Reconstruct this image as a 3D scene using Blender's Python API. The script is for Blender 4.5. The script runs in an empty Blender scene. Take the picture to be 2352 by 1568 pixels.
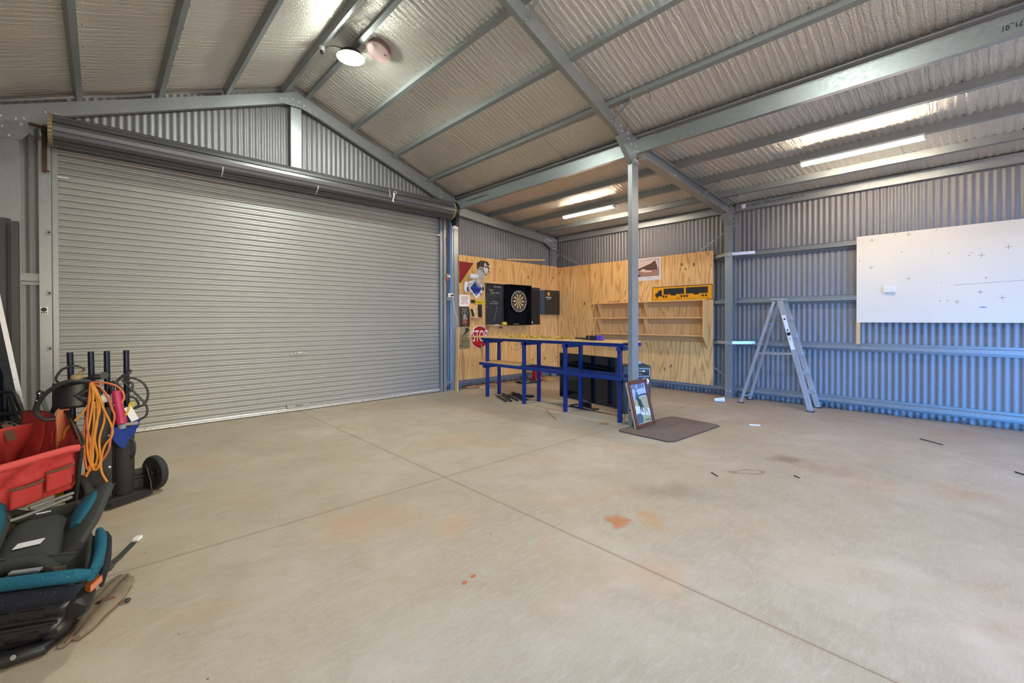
import bpy, bmesh, math, random
from mathutils import Vector, Matrix, noise
C = bpy.context.scene.collection
V = Vector
W = {}                      # object -> world origin of its local frame

# ------------------------------------------------------------------ materials
def newmat(name):
    m = bpy.data.materials.new(name); m.use_nodes = True
    nt = m.node_tree; b = nt.nodes['Principled BSDF']
    return m, nt, b
def N(nt, typ, **kw):
    n = nt.nodes.new(typ)
    for k, v in kw.items():
        if k in n.inputs: n.inputs[k].default_value = v
        else: setattr(n, k, v)
    return n
def L(nt, a, b): nt.links.new(a, b)
def srgb(r, g, b):
    f = lambda c: (c/255/12.92) if c/255 <= 0.04045 else ((c/255+0.055)/1.055)**2.4
    return (f(r), f(g), f(b), 1)
def mixc(nt, fac, a, b, blend='MIX'):
    n = nt.nodes.new('ShaderNodeMix'); n.data_type = 'RGBA'; n.blend_type = blend
    for i, s in ((0, fac), (6, a), (7, b)):
        if isinstance(s, (int, float)): n.inputs[i].default_value = s
        elif isinstance(s, tuple): n.inputs[i].default_value = s
        else: L(nt, s, n.inputs[i])
    return n.outputs[2]
def ramp(nt, src, stops):
    r = nt.nodes.new('ShaderNodeValToRGB'); e = r.color_ramp.elements
    while len(e) < len(stops): e.new(.5)
    for x, (p, c) in zip(e, stops): x.position = p; x.color = c if len(c) == 4 else (*c, 1)
    L(nt, src, r.inputs[0]); return r.outputs[0]
def bw(v): return (v, v, v, 1)
def math_(nt, op, a, b=None, c=None):
    n = nt.nodes.new('ShaderNodeMath'); n.operation = op
    for i, s in enumerate((a, b, c)):
        if s is None: continue
        if isinstance(s, (int, float)): n.inputs[i].default_value = s
        else: L(nt, s, n.inputs[i])
    return n.outputs[0]
def coords(nt, scale=(1, 1, 1), obj=False):
    if obj: src = nt.nodes.new('ShaderNodeTexCoord').outputs['Object']
    else: src = nt.nodes.new('ShaderNodeNewGeometry').outputs['Position']
    mp = nt.nodes.new('ShaderNodeMapping'); mp.inputs['Scale'].default_value = scale
    L(nt, src, mp.inputs[0]); return mp.outputs[0]
def noise_(nt, vec, scale, detail=4, rough=.55, dist=0):
    n = N(nt, 'ShaderNodeTexNoise', Scale=scale, Detail=detail, Roughness=rough, Distortion=dist)
    L(nt, vec, n.inputs['Vector']); return n.outputs['Fac']
def bump(nt, b, h, strength=.3, dist=.01):
    n = N(nt, 'ShaderNodeBump', Strength=strength, Distance=dist)
    L(nt, h, n.inputs['Height']); L(nt, n.outputs[0], b.inputs['Normal'])
def plain(name, col, rough=.5, metal=0, var=.0, scale=8, bmp=0, spec=.5, dirt=None):
    m, nt, b = newmat(name)
    b.inputs['Roughness'].default_value = rough; b.inputs['Metallic'].default_value = metal
    b.inputs['Specular IOR Level'].default_value = spec
    b.inputs['Base Color'].default_value = col
    if var or bmp or dirt:
        v = coords(nt, obj=True); f = noise_(nt, v, scale)
        if var:
            c = mixc(nt, f, tuple(x*(1-var) for x in col[:3])+(1,), tuple(min(1, x*(1+var)) for x in col[:3])+(1,))
            if dirt:
                f2 = noise_(nt, v, scale*4, 6, .7)
                c = mixc(nt, ramp(nt, f2, [(.6, bw(0)), (.72, bw(.8))]), c, dirt)
            L(nt, c, b.inputs['Base Color'])
        if bmp: bump(nt, b, noise_(nt, v, scale*10), bmp, .004)
    return m
def emis(name, col, s):
    m, nt, b = newmat(name)
    b.inputs['Base Color'].default_value = (.8, .8, .8, 1)
    b.inputs['Emission Color'].default_value = col; b.inputs['Emission Strength'].default_value = s
    return m

M = {}
def galv(name, col, rough=.42, metal=.55):
    m, nt, b = newmat(name)
    v = coords(nt, obj=False)
    vo = N(nt, 'ShaderNodeTexVoronoi', Scale=55.0); L(nt, v, vo.inputs['Vector'])
    big = noise_(nt, v, 1.3, 3)
    sp = math_(nt, 'MULTIPLY', vo.outputs['Color'], 1.0)
    c = mixc(nt, sp, tuple(x*.9 for x in col[:3])+(1,), tuple(min(1, x*1.08) for x in col[:3])+(1,))
    c = mixc(nt, math_(nt, 'MULTIPLY', big, .35), c, tuple(x*.75 for x in col[:3])+(1,))
    if name == 'zincalume_sheet':
        g = nt.nodes.new('ShaderNodeNewGeometry'); sz = nt.nodes.new('ShaderNodeSeparateXYZ'); L(nt, g.outputs['Position'], sz.inputs[0])
        hgt = math_(nt, 'MULTIPLY_ADD', math_(nt, 'SUBTRACT', noise_(nt, v, 9, 5, .75), .5), .35, sz.outputs[2])
        c = mixc(nt, ramp(nt, hgt, [(.012, bw(.85)), (.06, bw(0))]), c, (.09, .065, .05, 1))
    L(nt, c, b.inputs['Base Color'])
    L(nt, math_(nt, 'MULTIPLY_ADD', sp, .12, rough-.06), b.inputs['Roughness'])
    b.inputs['Metallic'].default_value = metal
    return m
M['galv'] = galv('galvanised_steel', (.32, .345, .345, 1), .38, .55)
M['galv_dark'] = galv('weathered_galvanised_steel', (.30, .30, .30, 1), .5, .5)
M['sheet'] = galv('zincalume_sheet', (.225, .222, .225, 1), .47, .28)
M['shutter'] = plain('roller_door_steel', (.31, .31, .295, 1), .42, .3, .06, 2)
M['drum'] = plain('dark_drum_steel', (.13, .13, .135, 1), .36, .6, .08, 2)
M['alu'] = galv('aluminium', (.62, .64, .66, 1), .32, .7)
M['bolt'] = plain('bright_bolt', (.8, .8, .8, 1), .25, .9)
M['rustpipe'] = plain('rusty_shaft', srgb(80, 62, 48), .7, .3, .2)
M['white'] = plain('white_plastic', srgb(225, 225, 220), .4)
M['offwhite'] = plain('old_white_plastic', srgb(215, 213, 203), .45, 0, .05)
M['black'] = plain('black_plastic', (.012, .012, .014, 1), .42)
M['blacksteel'] = plain('black_steel', (.018, .018, .02, 1), .38, .2, .3, 20, dirt=srgb(60, 55, 50))
M['rubber'] = plain('rubber', (.02, .019, .018, 1), .75, 0, .3, 30, dirt=srgb(90, 80, 66))
M['cable'] = plain('black_cable', (.03, .03, .032, 1), .5, 0, .2, 30)
M['orange'] = plain('orange_cord', srgb(200, 132, 44), .5, 0, .12, 12)
M['orange2'] = plain('salmon_orange_cord', srgb(188, 104, 62), .5, 0, .12, 12)
M['navy'] = plain('navy_tube', srgb(20, 26, 48), .35, .2)
M['pink'] = plain('magenta_plastic', srgb(180, 40, 88), .45, 0, .12, 30)
M['bluecloth'] = plain('blue_cloth', srgb(14, 48, 130), .8, 0, .2, 20, .3)
M['yellow'] = plain('yellow_plastic', srgb(205, 178, 40), .5, 0, .1, 20)
M['red'] = plain('red_wagon_fabric', srgb(178, 52, 50), .75, 0, .12, 6, .25)
M['redpipe'] = plain('red_padded_rail', srgb(196, 72, 68), .8, 0, .08, 8, .2)
M['brownwebbing'] = plain('brown_webbing', srgb(95, 65, 50), .85, 0, .2, 30)
M['wagonblack'] = plain('black_wagon_steel', (.02, .019, .018, 1), .4, .3, .2, 20)
M['teal'] = plain('teal_fabric', srgb(30, 88, 108), .9, 0, .14, 30, .25, .2, dirt=srgb(130, 160, 170))
M['darkfab'] = plain('charcoal_fabric', srgb(66, 68, 66), .95, 0, .15, 60, .4, .2, dirt=srgb(78, 78, 76))
M['navyfab'] = plain('dark_navy_fabric', srgb(34, 37, 46), .9, 0, .12, 30, .25, .2, dirt=srgb(110, 115, 120))
M['shell'] = plain('dusty_black_shell', srgb(30, 29, 32), .42, 0, .2, 20, 0, .5, dirt=srgb(85, 80, 78))
M['orangeplas'] = plain('orange_clip', srgb(160, 84, 36), .4)
M['redplas'] = plain('red_button', srgb(200, 50, 45), .4)
M['canvas'] = plain('dirty_canvas', srgb(122, 110, 92), .9, 0, .4, 9, .5, .2, dirt=srgb(90, 78, 62))
M['label'] = plain('paper_label', srgb(225, 225, 228), .6)
M['timber'] = plain('pale_pine_batten', srgb(214, 172, 112), .6, 0, .12, 6)
M['timber_old'] = plain('weathered_timber', srgb(165, 120, 80), .8, 0, .2, 10)
M['blue'] = plain('blue_enamel_steel', srgb(6, 44, 112), .35, .1, .12, 8, dirt=srgb(40, 70, 120))
M['tvscreen'] = plain('tv_glass', (.004, .006, .009, 1), .08)
M['tvframe'] = plain('tv_bezel', (.006, .006, .008, 1), .2)
M['mat'] = plain('brown_carpet', srgb(128, 113, 102), .97, 0, .18, 200, .8, .1)
M['matedge'] = plain('carpet_binding', srgb(60, 54, 50), .95, 0, .1, 60)
M['framewood'] = plain('dark_red_wood', srgb(92, 48, 34), .4, 0, .2, 12)
M['framepine'] = plain('raw_pine_side', srgb(175, 148, 120), .7, 0, .1, 10)
M['chrome'] = plain('chrome', (.8, .8, .82, 1), .12, 1)
M['signred'] = plain('sign_red', srgb(165, 14, 20), .35, 0, .08, 20)
M['signwhite'] = plain('sign_white', srgb(232, 228, 222), .4)
M['signblue'] = plain('sign_blue', srgb(12, 60, 155), .4, 0, .1, 20)
M['signblue2'] = plain('sign_dark_blue', srgb(4, 30, 120), .4)
M['signyellow'] = plain('sign_yellow', srgb(228, 156, 14), .35, 0, .03, 6)
M['ink'] = plain('black_ink', (.01, .009, .008, 1), .5)
M['redink'] = plain('red_ink', srgb(170, 60, 50), .6)
M['navyink'] = plain('printed_ink', srgb(22, 28, 62), .6)
M['plaque'] = plain('brown_wood_plaque', srgb(58, 34, 24), .35, 0, .2, 14)
M['bone'] = plain('bone', srgb(222, 214, 200), .6, 0, .08, 20)
M['flagred'] = plain('red_pennant', srgb(130, 12, 22), .75, 0, .12, 20)
M['chalk'] = plain('chalk', srgb(190, 190, 185), .9)
M['chalkboard'] = None
M['felt'] = plain('black_felt', (.006, .006, .006, 1), .9, 0, 0, 8, .2, .1)
M['blackboard2'] = plain('dark_score_board', srgb(30, 24, 22), .7, 0, .25, 60)
M['dcream'] = plain('dart_cream', srgb(205, 185, 130), .8)
M['dblack'] = plain('dart_black', srgb(34, 20, 18), .8)
M['dred'] = plain('dart_red', srgb(120, 36, 36), .8)
M['dgreen'] = plain('dart_green', srgb(90, 105, 60), .8)
M['cardboard'] = plain('cardboard', srgb(165, 128, 80), .85, 0, .1, 10)
M['purple'] = plain('purple_plastic', srgb(95, 60, 165), .45)
M['tincream'] = plain('old_olive_tin', srgb(150, 134, 98), .5, .1, .12, 14)
M['tindark'] = plain('dark_olive_print', srgb(46, 42, 30), .5, 0, .12, 14)
M['tingrey'] = plain('grey_print', srgb(150, 140, 135), .5)
M['tinred'] = plain('dull_red_print', srgb(140, 50, 48), .5)
M['amber'] = plain('amber_print', srgb(205, 140, 40), .5)
M['sepia'] = plain('sepia_print', srgb(150, 108, 92), .6, 0, .35, 30)
M['sepiadk'] = plain('dark_sepia_print', srgb(84, 52, 42), .6, 0, .3, 40)
M['sepialt'] = plain('light_sepia_print', srgb(205, 182, 168), .6, 0, .12, 20)
M['paper'] = plain('poster_paper', srgb(205, 198, 200), .6)
M['sky'] = plain('print_sky', srgb(150, 170, 205), .3, 0, .2, 12)
M['field'] = plain('print_grass', srgb(150, 150, 118), .3, 0, .3, 20)
M['printwhite'] = plain('print_cloud', srgb(190, 200, 210), .3, 0, .2, 16)
M['printdark'] = plain('print_dark', srgb(45, 55, 60), .3, 0, .2, 30)
M['printbush'] = plain('print_bush', srgb(60, 90, 100), .3, 0, .5, 60)
M['disc'] = plain('dull_pink_grey', srgb(138, 116, 112), .45, .1, .05, 6)
M['flash'] = plain('grey_painted_flashing', srgb(70, 70, 72), .4, .2, .08, 4)
M['polycarb'] = plain('dusty_grey_panel', srgb(150, 156, 166), .35, .2, .08, 5)
M['tube'] = emis('batten_diffuser', (1, .84, .66, 1), 110)
M['led'] = emis('led_panel', (.93, 1, .91, 1), 310)
M['shadowbox'] = plain('dark_red_print', srgb(150, 18, 26), .5, 0, .1, 20)
M['stick'] = plain('dry_twig', srgb(55, 42, 38), .8)
M['backyard'] = plain('bare_earth', srgb(150, 120, 95), .95, 0, .1, 1)

def m_floor():
    m, nt, b = newmat('concrete_floor')
    v = coords(nt)
    n1 = noise_(nt, v, .55, 5, .6, .6); n2 = noise_(nt, v, 2.4, 6, .65, .8); n3 = noise_(nt, coords(nt, (3, 14, 1)), 3, 5, .7, 1.2)
    nf = noise_(nt, v, 90, 3, .8)
    base = mixc(nt, ramp(nt, n1, [(.3, bw(0)), (.7, bw(1))]), (.37, .30, .21, 1), (.545, .47, .37, 1))
    base = mixc(nt, ramp(nt, n2, [(.35, bw(0)), (.68, bw(.85))]), base, (.38, .31, .225, 1))
    base = mixc(nt, ramp(nt, n3, [(.48, bw(0)), (.72, bw(.4))]), base, (.55, .51, .45, 1))
    base = mixc(nt, ramp(nt, noise_(nt, v, 1.1, 4, .6, .4), [(.53, bw(0)), (.70, bw(.5))]), base, (.47, .29, .17, 1))
    base = mixc(nt, ramp(nt, nf, [(.3, bw(.18)), (.6, bw(0))]), base, (.18, .14, .10, 1))
    # small dark specks
    vo = N(nt, 'ShaderNodeTexVoronoi', Scale=4.5); L(nt, v, vo.inputs['Vector'])
    base = mixc(nt, ramp(nt, vo.outputs['Distance'], [(.018, bw(.85)), (.03, bw(0))]), base, (.07, .05, .04, 1))
    vo2 = N(nt, 'ShaderNodeTexVoronoi', Scale=11.0); L(nt, v, vo2.inputs['Vector'])
    base = mixc(nt, ramp(nt, vo2.outputs['Distance'], [(.02, bw(.7)), (.035, bw(0))]), base, (.12, .085, .06, 1))
    geo = nt.nodes.new('ShaderNodeNewGeometry'); sep = nt.nodes.new('ShaderNodeSeparateXYZ'); L(nt, geo.outputs['Position'], sep.inputs[0])
    X, Y = sep.outputs[0], sep.outputs[1]
    def blob(cx, cy, rx, ry, ang, col, amt, hard=.3, nscale=9, ns=.55, thr=.42):
        dx = math_(nt, 'SUBTRACT', X, cx); dy = math_(nt, 'SUBTRACT', Y, cy)
        ca, sa = math.cos(ang), math.sin(ang)
        u = math_(nt, 'MULTIPLY_ADD', dx, ca/rx, math_(nt, 'MULTIPLY', dy, sa/rx))
        w = math_(nt, 'MULTIPLY_ADD', dx, -sa/ry, math_(nt, 'MULTIPLY', dy, ca/ry))
        d = math_(nt, 'SQRT', math_(nt, 'ADD', math_(nt, 'MULTIPLY', u, u), math_(nt, 'MULTIPLY', w, w)))
        d = math_(nt, 'MULTIPLY_ADD', math_(nt, 'SUBTRACT', noise_(nt, v, nscale, 5, .75), .5), ns*4, d)
        return d
    def stain(base, col, amt, d, w0=.75, w1=1.05):
        return mixc(nt, ramp(nt, d, [(w0, bw(amt)), (min(w1, 1), bw(0))]), base, col)
    base = stain(base, (.42, .17, .07, 1), .95, blob(2.62, 1.72, .13, .10, .8, 0, 0), .45, .95)
    base = stain(base, (.46, .26, .11, 1), .6, blob(2.82, 1.60, .24, .12, .8, 0, 0), .3, .95)
    ring = blob(4.32, 1.48, .17, .07, -.75, 0, 0, nscale=6, ns=.5)
    rr = math_(nt, 'ABSOLUTE', math_(nt, 'SUBTRACT', ring, .75))
    base = mixc(nt, ramp(nt, rr, [(.10, bw(.8)), (.2, bw(0))]), base, (.25, .16, .09, 1))
    base = stain(base, (.20, .13, .09, 1), .6, blob(4.98, 1.36, .16, .22, .8, 0, 0, nscale=5), .3, .95)
    base = stain(base, (.28, .18, .12, 1), .4, blob(4.95, 1.0, .35, .3, .8, 0, 0, nscale=5), .3, .95)
    base = stain(base, (.20, .18, .14, 1), .5, blob(3.35, 1.75, .5, .22, -.6, 0, 0, nscale=3), .2, .95)
    base = stain(base, (.5, .28, .16, 1), .35, blob(1.75, 2.45, .28, .16, .4, 0, 0, nscale=5), .3, .95)
    base = stain(base, (.5, .29, .17, 1), .3, blob(1.45, 3.0, .5, .3, .4, 0, 0, nscale=4), .3, .95)
    base = stain(base, (.5, .3, .18, 1), .35, blob(2.2, 1.2, .3, .16, .6, 0, 0, nscale=5), .3, .95)
    # saw-cut control joints
    for s, p in ((X, 2.23), (Y, 3.27), (Y, -.75)):
        d = math_(nt, 'ABSOLUTE', math_(nt, 'SUBTRACT', math_(nt, 'MULTIPLY_ADD', math_(nt, 'SUBTRACT', noise_(nt, v, 14, 3), .5), .004, s), p))
        base = mixc(nt, ramp(nt, d, [(.0028, bw(.85)), (.0048, bw(0))]), base, (.15, .10, .065, 1))
        d2 = ramp(nt, d, [(.0, bw(.22)), (.03, bw(0))]); base = mixc(nt, d2, base, (.30, .19, .11, 1))
    # browner tone towards the right wall, with a noisy edge
    e = ramp(nt, math_(nt, 'MULTIPLY_ADD', noise_(nt, v, 3, 5, .7), .8, X), [(0, bw(0)), (1, bw(0))])
    edge = math_(nt, 'MULTIPLY_ADD', math_(nt, 'SUBTRACT', noise_(nt, v, 2.2, 5, .7), .5), 1.6, math_(nt, 'SUBTRACT', 8.35, X))
    base = mixc(nt, ramp(nt, math_(nt, 'DIVIDE', edge, 2.2), [(0, bw(.55)), (1, bw(0))]), base, (.31, .215, .15, 1))
    L(nt, base, b.inputs['Base Color'])
    L(nt, math_(nt, 'MULTIPLY_ADD', n2, .25, .42), b.inputs['Roughness'])
    b.inputs['Specular IOR Level'].default_value = .35
    bump(nt, b, nf, .12, .004)
    return m
def m_ply(name, horiz):
    m, nt, b = newmat(name)
    g = nt.nodes.new('ShaderNodeNewGeometry'); sep = nt.nodes.new('ShaderNodeSeparateXYZ'); L(nt, g.outputs['Position'], sep.inputs[0])
    H = sep.outputs[horiz]; Z = sep.outputs[2]
    comb = nt.nodes.new('ShaderNodeCombineXYZ'); L(nt, H, comb.inputs[0]); L(nt, math_(nt, 'MULTIPLY', Z, .075), comb.inputs[1])
    warp = noise_(nt, comb.outputs[0], 4.2, 1.5, .45, .35)
    rings = math_(nt, 'SINE', math_(nt, 'MULTIPLY', warp, 88))
    fine = nt.nodes.new('ShaderNodeCombineXYZ'); L(nt, H, fine.inputs[0]); L(nt, math_(nt, 'MULTIPLY', Z, .04), fine.inputs[1])
    fn = noise_(nt, fine.outputs[0], 70, 3, .6)
    c = mixc(nt, warp, srgb(238, 196, 130), srgb(216, 166, 98))
    c = mixc(nt, ramp(nt, rings, [(.1, bw(0)), (1, bw(.55))]), c, srgb(166, 106, 54))
    c = mixc(nt, ramp(nt, fn, [(.35, bw(.3)), (.6, bw(0))]), c, srgb(165, 112, 62))
    kc = nt.nodes.new('ShaderNodeCombineXYZ'); L(nt, H, kc.inputs[0]); L(nt, math_(nt, 'MULTIPLY', Z, .55), kc.inputs[1])
    vo = N(nt, 'ShaderNodeTexVoronoi', Scale=8.5); L(nt, kc.outputs[0], vo.inputs['Vector'])
    band = math_(nt, 'MAXIMUM', ramp(nt, math_(nt, 'ABSOLUTE', math_(nt, 'SUBTRACT', Z, .42)), [(.07, bw(1)), (.09, bw(0))]),
                 math_(nt, 'MAXIMUM', ramp(nt, math_(nt, 'ABSOLUTE', math_(nt, 'SUBTRACT', Z, 2.42)), [(.06, bw(1)), (.08, bw(0))]),
                       ramp(nt, math_(nt, 'ABSOLUTE', math_(nt, 'SUBTRACT', Z, 1.75)), [(.05, bw(1)), (.07, bw(0))])))
    k = math_(nt, 'MULTIPLY', ramp(nt, vo.outputs['Distance'], [(.12, bw(1)), (.24, bw(0))]), band)
    c = mixc(nt, math_(nt, 'MULTIPLY', k, .85), c, srgb(95, 48, 20))
    c = mixc(nt, ramp(nt, vo.outputs['Distance'], [(.03, bw(.7)), (.055, bw(0))]), c, srgb(110, 62, 30))
    L(nt, c, b.inputs['Base Color']); b.inputs['Roughness'].default_value = .55
    b.inputs['Specular IOR Level'].default_value = .35
    return m
def m_foil():
    m, nt, b = newmat('foil_bubble_insulation')
    v = coords(nt)
    vo = N(nt, 'ShaderNodeTexVoronoi', Scale=70.0); L(nt, v, vo.inputs['Vector'])
    cr = noise_(nt, coords(nt, (1.0, 16, 1.0)), 6, 5, .75)
    c = mixc(nt, noise_(nt, v, 1.2, 3), (.68, .64, .56, 1), (.80, .765, .69, 1))
    # tape joints every 1.35 m across the roof
    geo = nt.nodes.new('ShaderNodeNewGeometry'); sep = nt.nodes.new('ShaderNodeSeparateXYZ'); L(nt, geo.outputs['Position'], sep.inputs[0])
    fr = math_(nt, 'ABSOLUTE', math_(nt, 'SUBTRACT', math_(nt, 'FRACT', math_(nt, 'DIVIDE', math_(nt, 'ADD', sep.outputs[1], 6.0), 1.22)), .5))
    c = mixc(nt, ramp(nt, fr, [(.0025, bw(.5)), (.005, bw(0))]), c, (.2, .18, .16, 1))
    L(nt, c, b.inputs['Base Color'])
    b.inputs['Metallic'].default_value = .7
    L(nt, math_(nt, 'MULTIPLY_ADD', vo.outputs['Distance'], .25, .30), b.inputs['Roughness'])
    h = math_(nt, 'MULTIPLY_ADD', cr, 1.6, math_(nt, 'MULTIPLY', vo.outputs['Distance'], .7))
    wob = math_(nt, 'MULTIPLY', noise_(nt, coords(nt, (.8, 3, .8)), 3, 3, .6), 9)
    sr = math_(nt, 'SINE', math_(nt, 'MULTIPLY_ADD', sep.outputs[1], 2*math.pi/.076, wob))
    h = math_(nt, 'MULTIPLY_ADD', math_(nt, 'POWER', math_(nt, 'ABSOLUTE', sr), .6), 1.1, h)
    bump(nt, b, h, .6, .009)
    return m
def m_peg():
    m, nt, b = newmat('white_pegboard')
    g = nt.nodes.new('ShaderNodeNewGeometry'); sep = nt.nodes.new('ShaderNodeSeparateXYZ'); L(nt, g.outputs['Position'], sep.inputs[0])
    def lattice(oy, oz):
        a = math_(nt, 'SUBTRACT', math_(nt, 'FRACT', math_(nt, 'DIVIDE', math_(nt, 'ADD', sep.outputs[1], 10+oy), .0255)), .5)
        c = math_(nt, 'SUBTRACT', math_(nt, 'FRACT', math_(nt, 'DIVIDE', math_(nt, 'ADD', sep.outputs[2], oz), .0255)), .5)
        return math_(nt, 'SQRT', math_(nt, 'ADD', math_(nt, 'MULTIPLY', a, a), math_(nt, 'MULTIPLY', c, c)))
    d = math_(nt, 'MINIMUM', lattice(0, 0), lattice(.01275, .01275))
    c = mixc(nt, noise_(nt, coords(nt), 2, 4), (.75, .69, .565, 1), (.80, .74, .61, 1))
    c = mixc(nt, ramp(nt, d, [(.10, bw(.55)), (.17, bw(0))]), c, (.30, .25, .2, 1))
    L(nt, c, b.inputs['Base Color']); b.inputs['Roughness'].default_value = .45
    return m
def m_chalkboard():
    m, nt, b = newmat('chalkboard')
    v = coords(nt, obj=True)
    c = mixc(nt, ramp(nt, noise_(nt, v, 3.5, 5, .6), [(.5, bw(0)), (.85, bw(.35))]), (.018, .018, .02, 1), (.16, .16, .16, 1))
    L(nt, c, b.inputs['Base Color']); b.inputs['Roughness'].default_value = .8
    return m
M['floor'] = m_floor(); M['plyX'] = m_ply('plywood_end_wall', 0); M['plyY'] = m_ply('plywood_side_wall', 1)
M['foil'] = m_foil(); M['peg'] = m_peg(); M['chalkboard'] = m_chalkboard()
M['shelfwood'] = m_ply('pine_shelving', 2)
M['shelfwood'] = plain('pine_shelf', srgb(216, 170, 106), .6, 0, .10, 5)

# ------------------------------------------------------------------ geometry helpers
class MB:
    def __init__(s, T=None): s.v = []; s.f = []; s.T = T or Matrix.Identity(4); s.mi = []
    def add(s, vs, fs, mi=0):
        o = len(s.v); s.v += [s.T @ V(p) for p in vs]
        s.f += [tuple(i+o for i in f) for f in fs]; s.mi += [mi]*len(fs); return s
    def box(s, x0, x1, y0, y1, z0, z1, mi=0):
        vs = [(x, y, z) for x in (x0, x1) for y in (y0, y1) for z in (z0, z1)]
        return s.add(vs, [(0, 1, 3, 2), (4, 6, 7, 5), (0, 4, 5, 1), (2, 3, 7, 6), (0, 2, 6, 4), (1, 5, 7, 3)], mi)
    def obox(s, c, a, b, d, mi=0):      # half vectors
        c, a, b, d = V(c), V(a), V(b), V(d)
        vs = [c+i*a+j*b+k*d for i in (-1, 1) for j in (-1, 1) for k in (-1, 1)]
        return s.add(vs, [(0, 1, 3, 2), (4, 6, 7, 5), (0, 4, 5, 1), (2, 3, 7, 6), (0, 2, 6, 4), (1, 5, 7, 3)], mi)
    def bar(s, p, q, w, h, up=(0, 0, 1), mi=0):
        p, q = V(p), V(q); d = q-p; u = V(up); r = d.cross(u)
        if r.length < 1e-6: r = d.cross(V((1, 0, 0)))
        r.normalize(); u = r.cross(d).normalized()
        return s.obox((p+q)/2, d/2, r*w/2, u*h/2, mi)
    def prism(s, pts, o, u, v, w, mi=0):  # polygon in (u,v), extruded by w
        o, u, v, w = V(o), V(u), V(v), V(w); n = len(pts)
        a = [o+u*p[0]+v*p[1] for p in pts]; vs = a+[p+w for p in a]
        fs = [tuple(range(n))[::-1], tuple(range(n, 2*n))]+[(i, (i+1) % n, n+(i+1) % n, n+i) for i in range(n)]
        return s.add(vs, fs, mi)
    def strip(s, pts, o, u, v, w, t, mi=0):   # open polyline with thickness t, extruded by w
        n = len(pts); P = [V(p) for p in pts]; off = []
        for i in range(n):
            d = (P[min(i+1, n-1)]-P[max(i-1, 0)])
            d1 = (P[i]-P[i-1]).normalized() if i > 0 else (P[1]-P[0]).normalized()
            d2 = (P[i+1]-P[i]).normalized() if i < n-1 else d1
            n1 = V((-d1.y, d1.x)); n2 = V((-d2.y, d2.x)); b = (n1+n2)
            b = b/max(b.length, 1e-6); k = t/max(b.dot(n1), .35); off.append(P[i]+b*k)
        poly = [tuple(p) for p in P]+[tuple(p) for p in reversed(off)]
        o, u, v, w = V(o), V(u), V(v), V(w)
        a = [o+u*p[0]+v*p[1] for p in poly]; m = len(a); vs = a+[p+w for p in a]
        fs = [(i, (i+1) % m, m+(i+1) % m, m+i) for i in range(m)]
        for i in range(n-1):
            fs.append((i, m-1-i, m-2-i, i+1)); fs.append((m+i, m+i+1, 2*m-2-i, 2*m-1-i))
        return s.add(vs, fs, mi)
    def tube(s, pts, r, n=10, mi=0, cap=True, closed=False):
        P = [V(p) for p in pts]; m = len(P); rs = r if isinstance(r, (list, tuple)) else [r]*m
        t0 = (P[1]-P[0]).normalized(); ref = V((0, 0, 1)) if abs(t0.z) < .9 else V((1, 0, 0))
        nrm = (ref-t0*ref.dot(t0)).normalized(); vs = []
        for i in range(m):
            if closed: t = (P[(i+1) % m]-P[i-1])
            else: t = (P[min(i+1, m-1)]-P[max(i-1, 0)])
            t.normalize(); nrm = nrm-t*nrm.dot(t)
            nrm = nrm.normalized() if nrm.length > 1e-5 else t.orthogonal().normalized()
            bn = t.cross(nrm)
            vs += [P[i]+(nrm*math.cos(a)+bn*math.sin(a))*rs[i] for a in (2*math.pi*k/n for k in range(n))]
        fs = []
        for i in range(m if closed else m-1):
            j = (i+1) % m
            fs += [(i*n+k, i*n+(k+1) % n, j*n+(k+1) % n, j*n+k) for k in range(n)]
        if cap and not closed: fs += [tuple(range(n))[::-1], tuple(range((m-1)*n, m*n))]
        return s.add(vs, fs, mi)
    def lathe(s, prof, o, ax, n=32, mi=0, cap=True):   # prof: (radius, distance along axis)
        o, ax = V(o), V(ax).normalized(); a = ax.orthogonal().normalized(); b = ax.cross(a); vs = []; m = len(prof)
        for r, h in prof: vs += [o+ax*h+(a*math.cos(t)+b*math.sin(t))*r for t in (2*math.pi*k/n for k in range(n))]
        fs = [(i*n+k, i*n+(k+1) % n, (i+1)*n+(k+1) % n, (i+1)*n+k) for i in range(m-1) for k in range(n)]
        if cap: fs += [tuple(range(n))[::-1], tuple(range((m-1)*n, m*n))]
        return s.add(vs, fs, mi)
    def grid(s, fn, nu, nv, mi=0):
        vs = [fn(i/nu, j/nv) for i in range(nu+1) for j in range(nv+1)]
        fs = [(i*(nv+1)+j, (i+1)*(nv+1)+j, (i+1)*(nv+1)+j+1, i*(nv+1)+j+1) for i in range(nu) for j in range(nv)]
        return s.add(vs, fs, mi)
    def ell(s, c, r, n=20, m=12, mi=0, p=1.0, R=None):   # (super)ellipsoid
        c = V(c); sg = lambda x: math.copysign(abs(x)**p, x); vs = []
        for i in range(m+1):
            ph = -math.pi/2+math.pi*i/m
            for k in range(n):
                th = 2*math.pi*k/n
                q = V((r[0]*sg(math.cos(ph))*sg(math.cos(th)), r[1]*sg(math.cos(ph))*sg(math.sin(th)), r[2]*sg(math.sin(ph))))
                vs.append(c+(R @ q if R else q))
        fs = [(i*n+k, i*n+(k+1) % n, (i+1)*n+(k+1) % n, (i+1)*n+k) for i in range(m) for k in range(n)]
        return s.add(vs, fs, mi)
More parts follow.
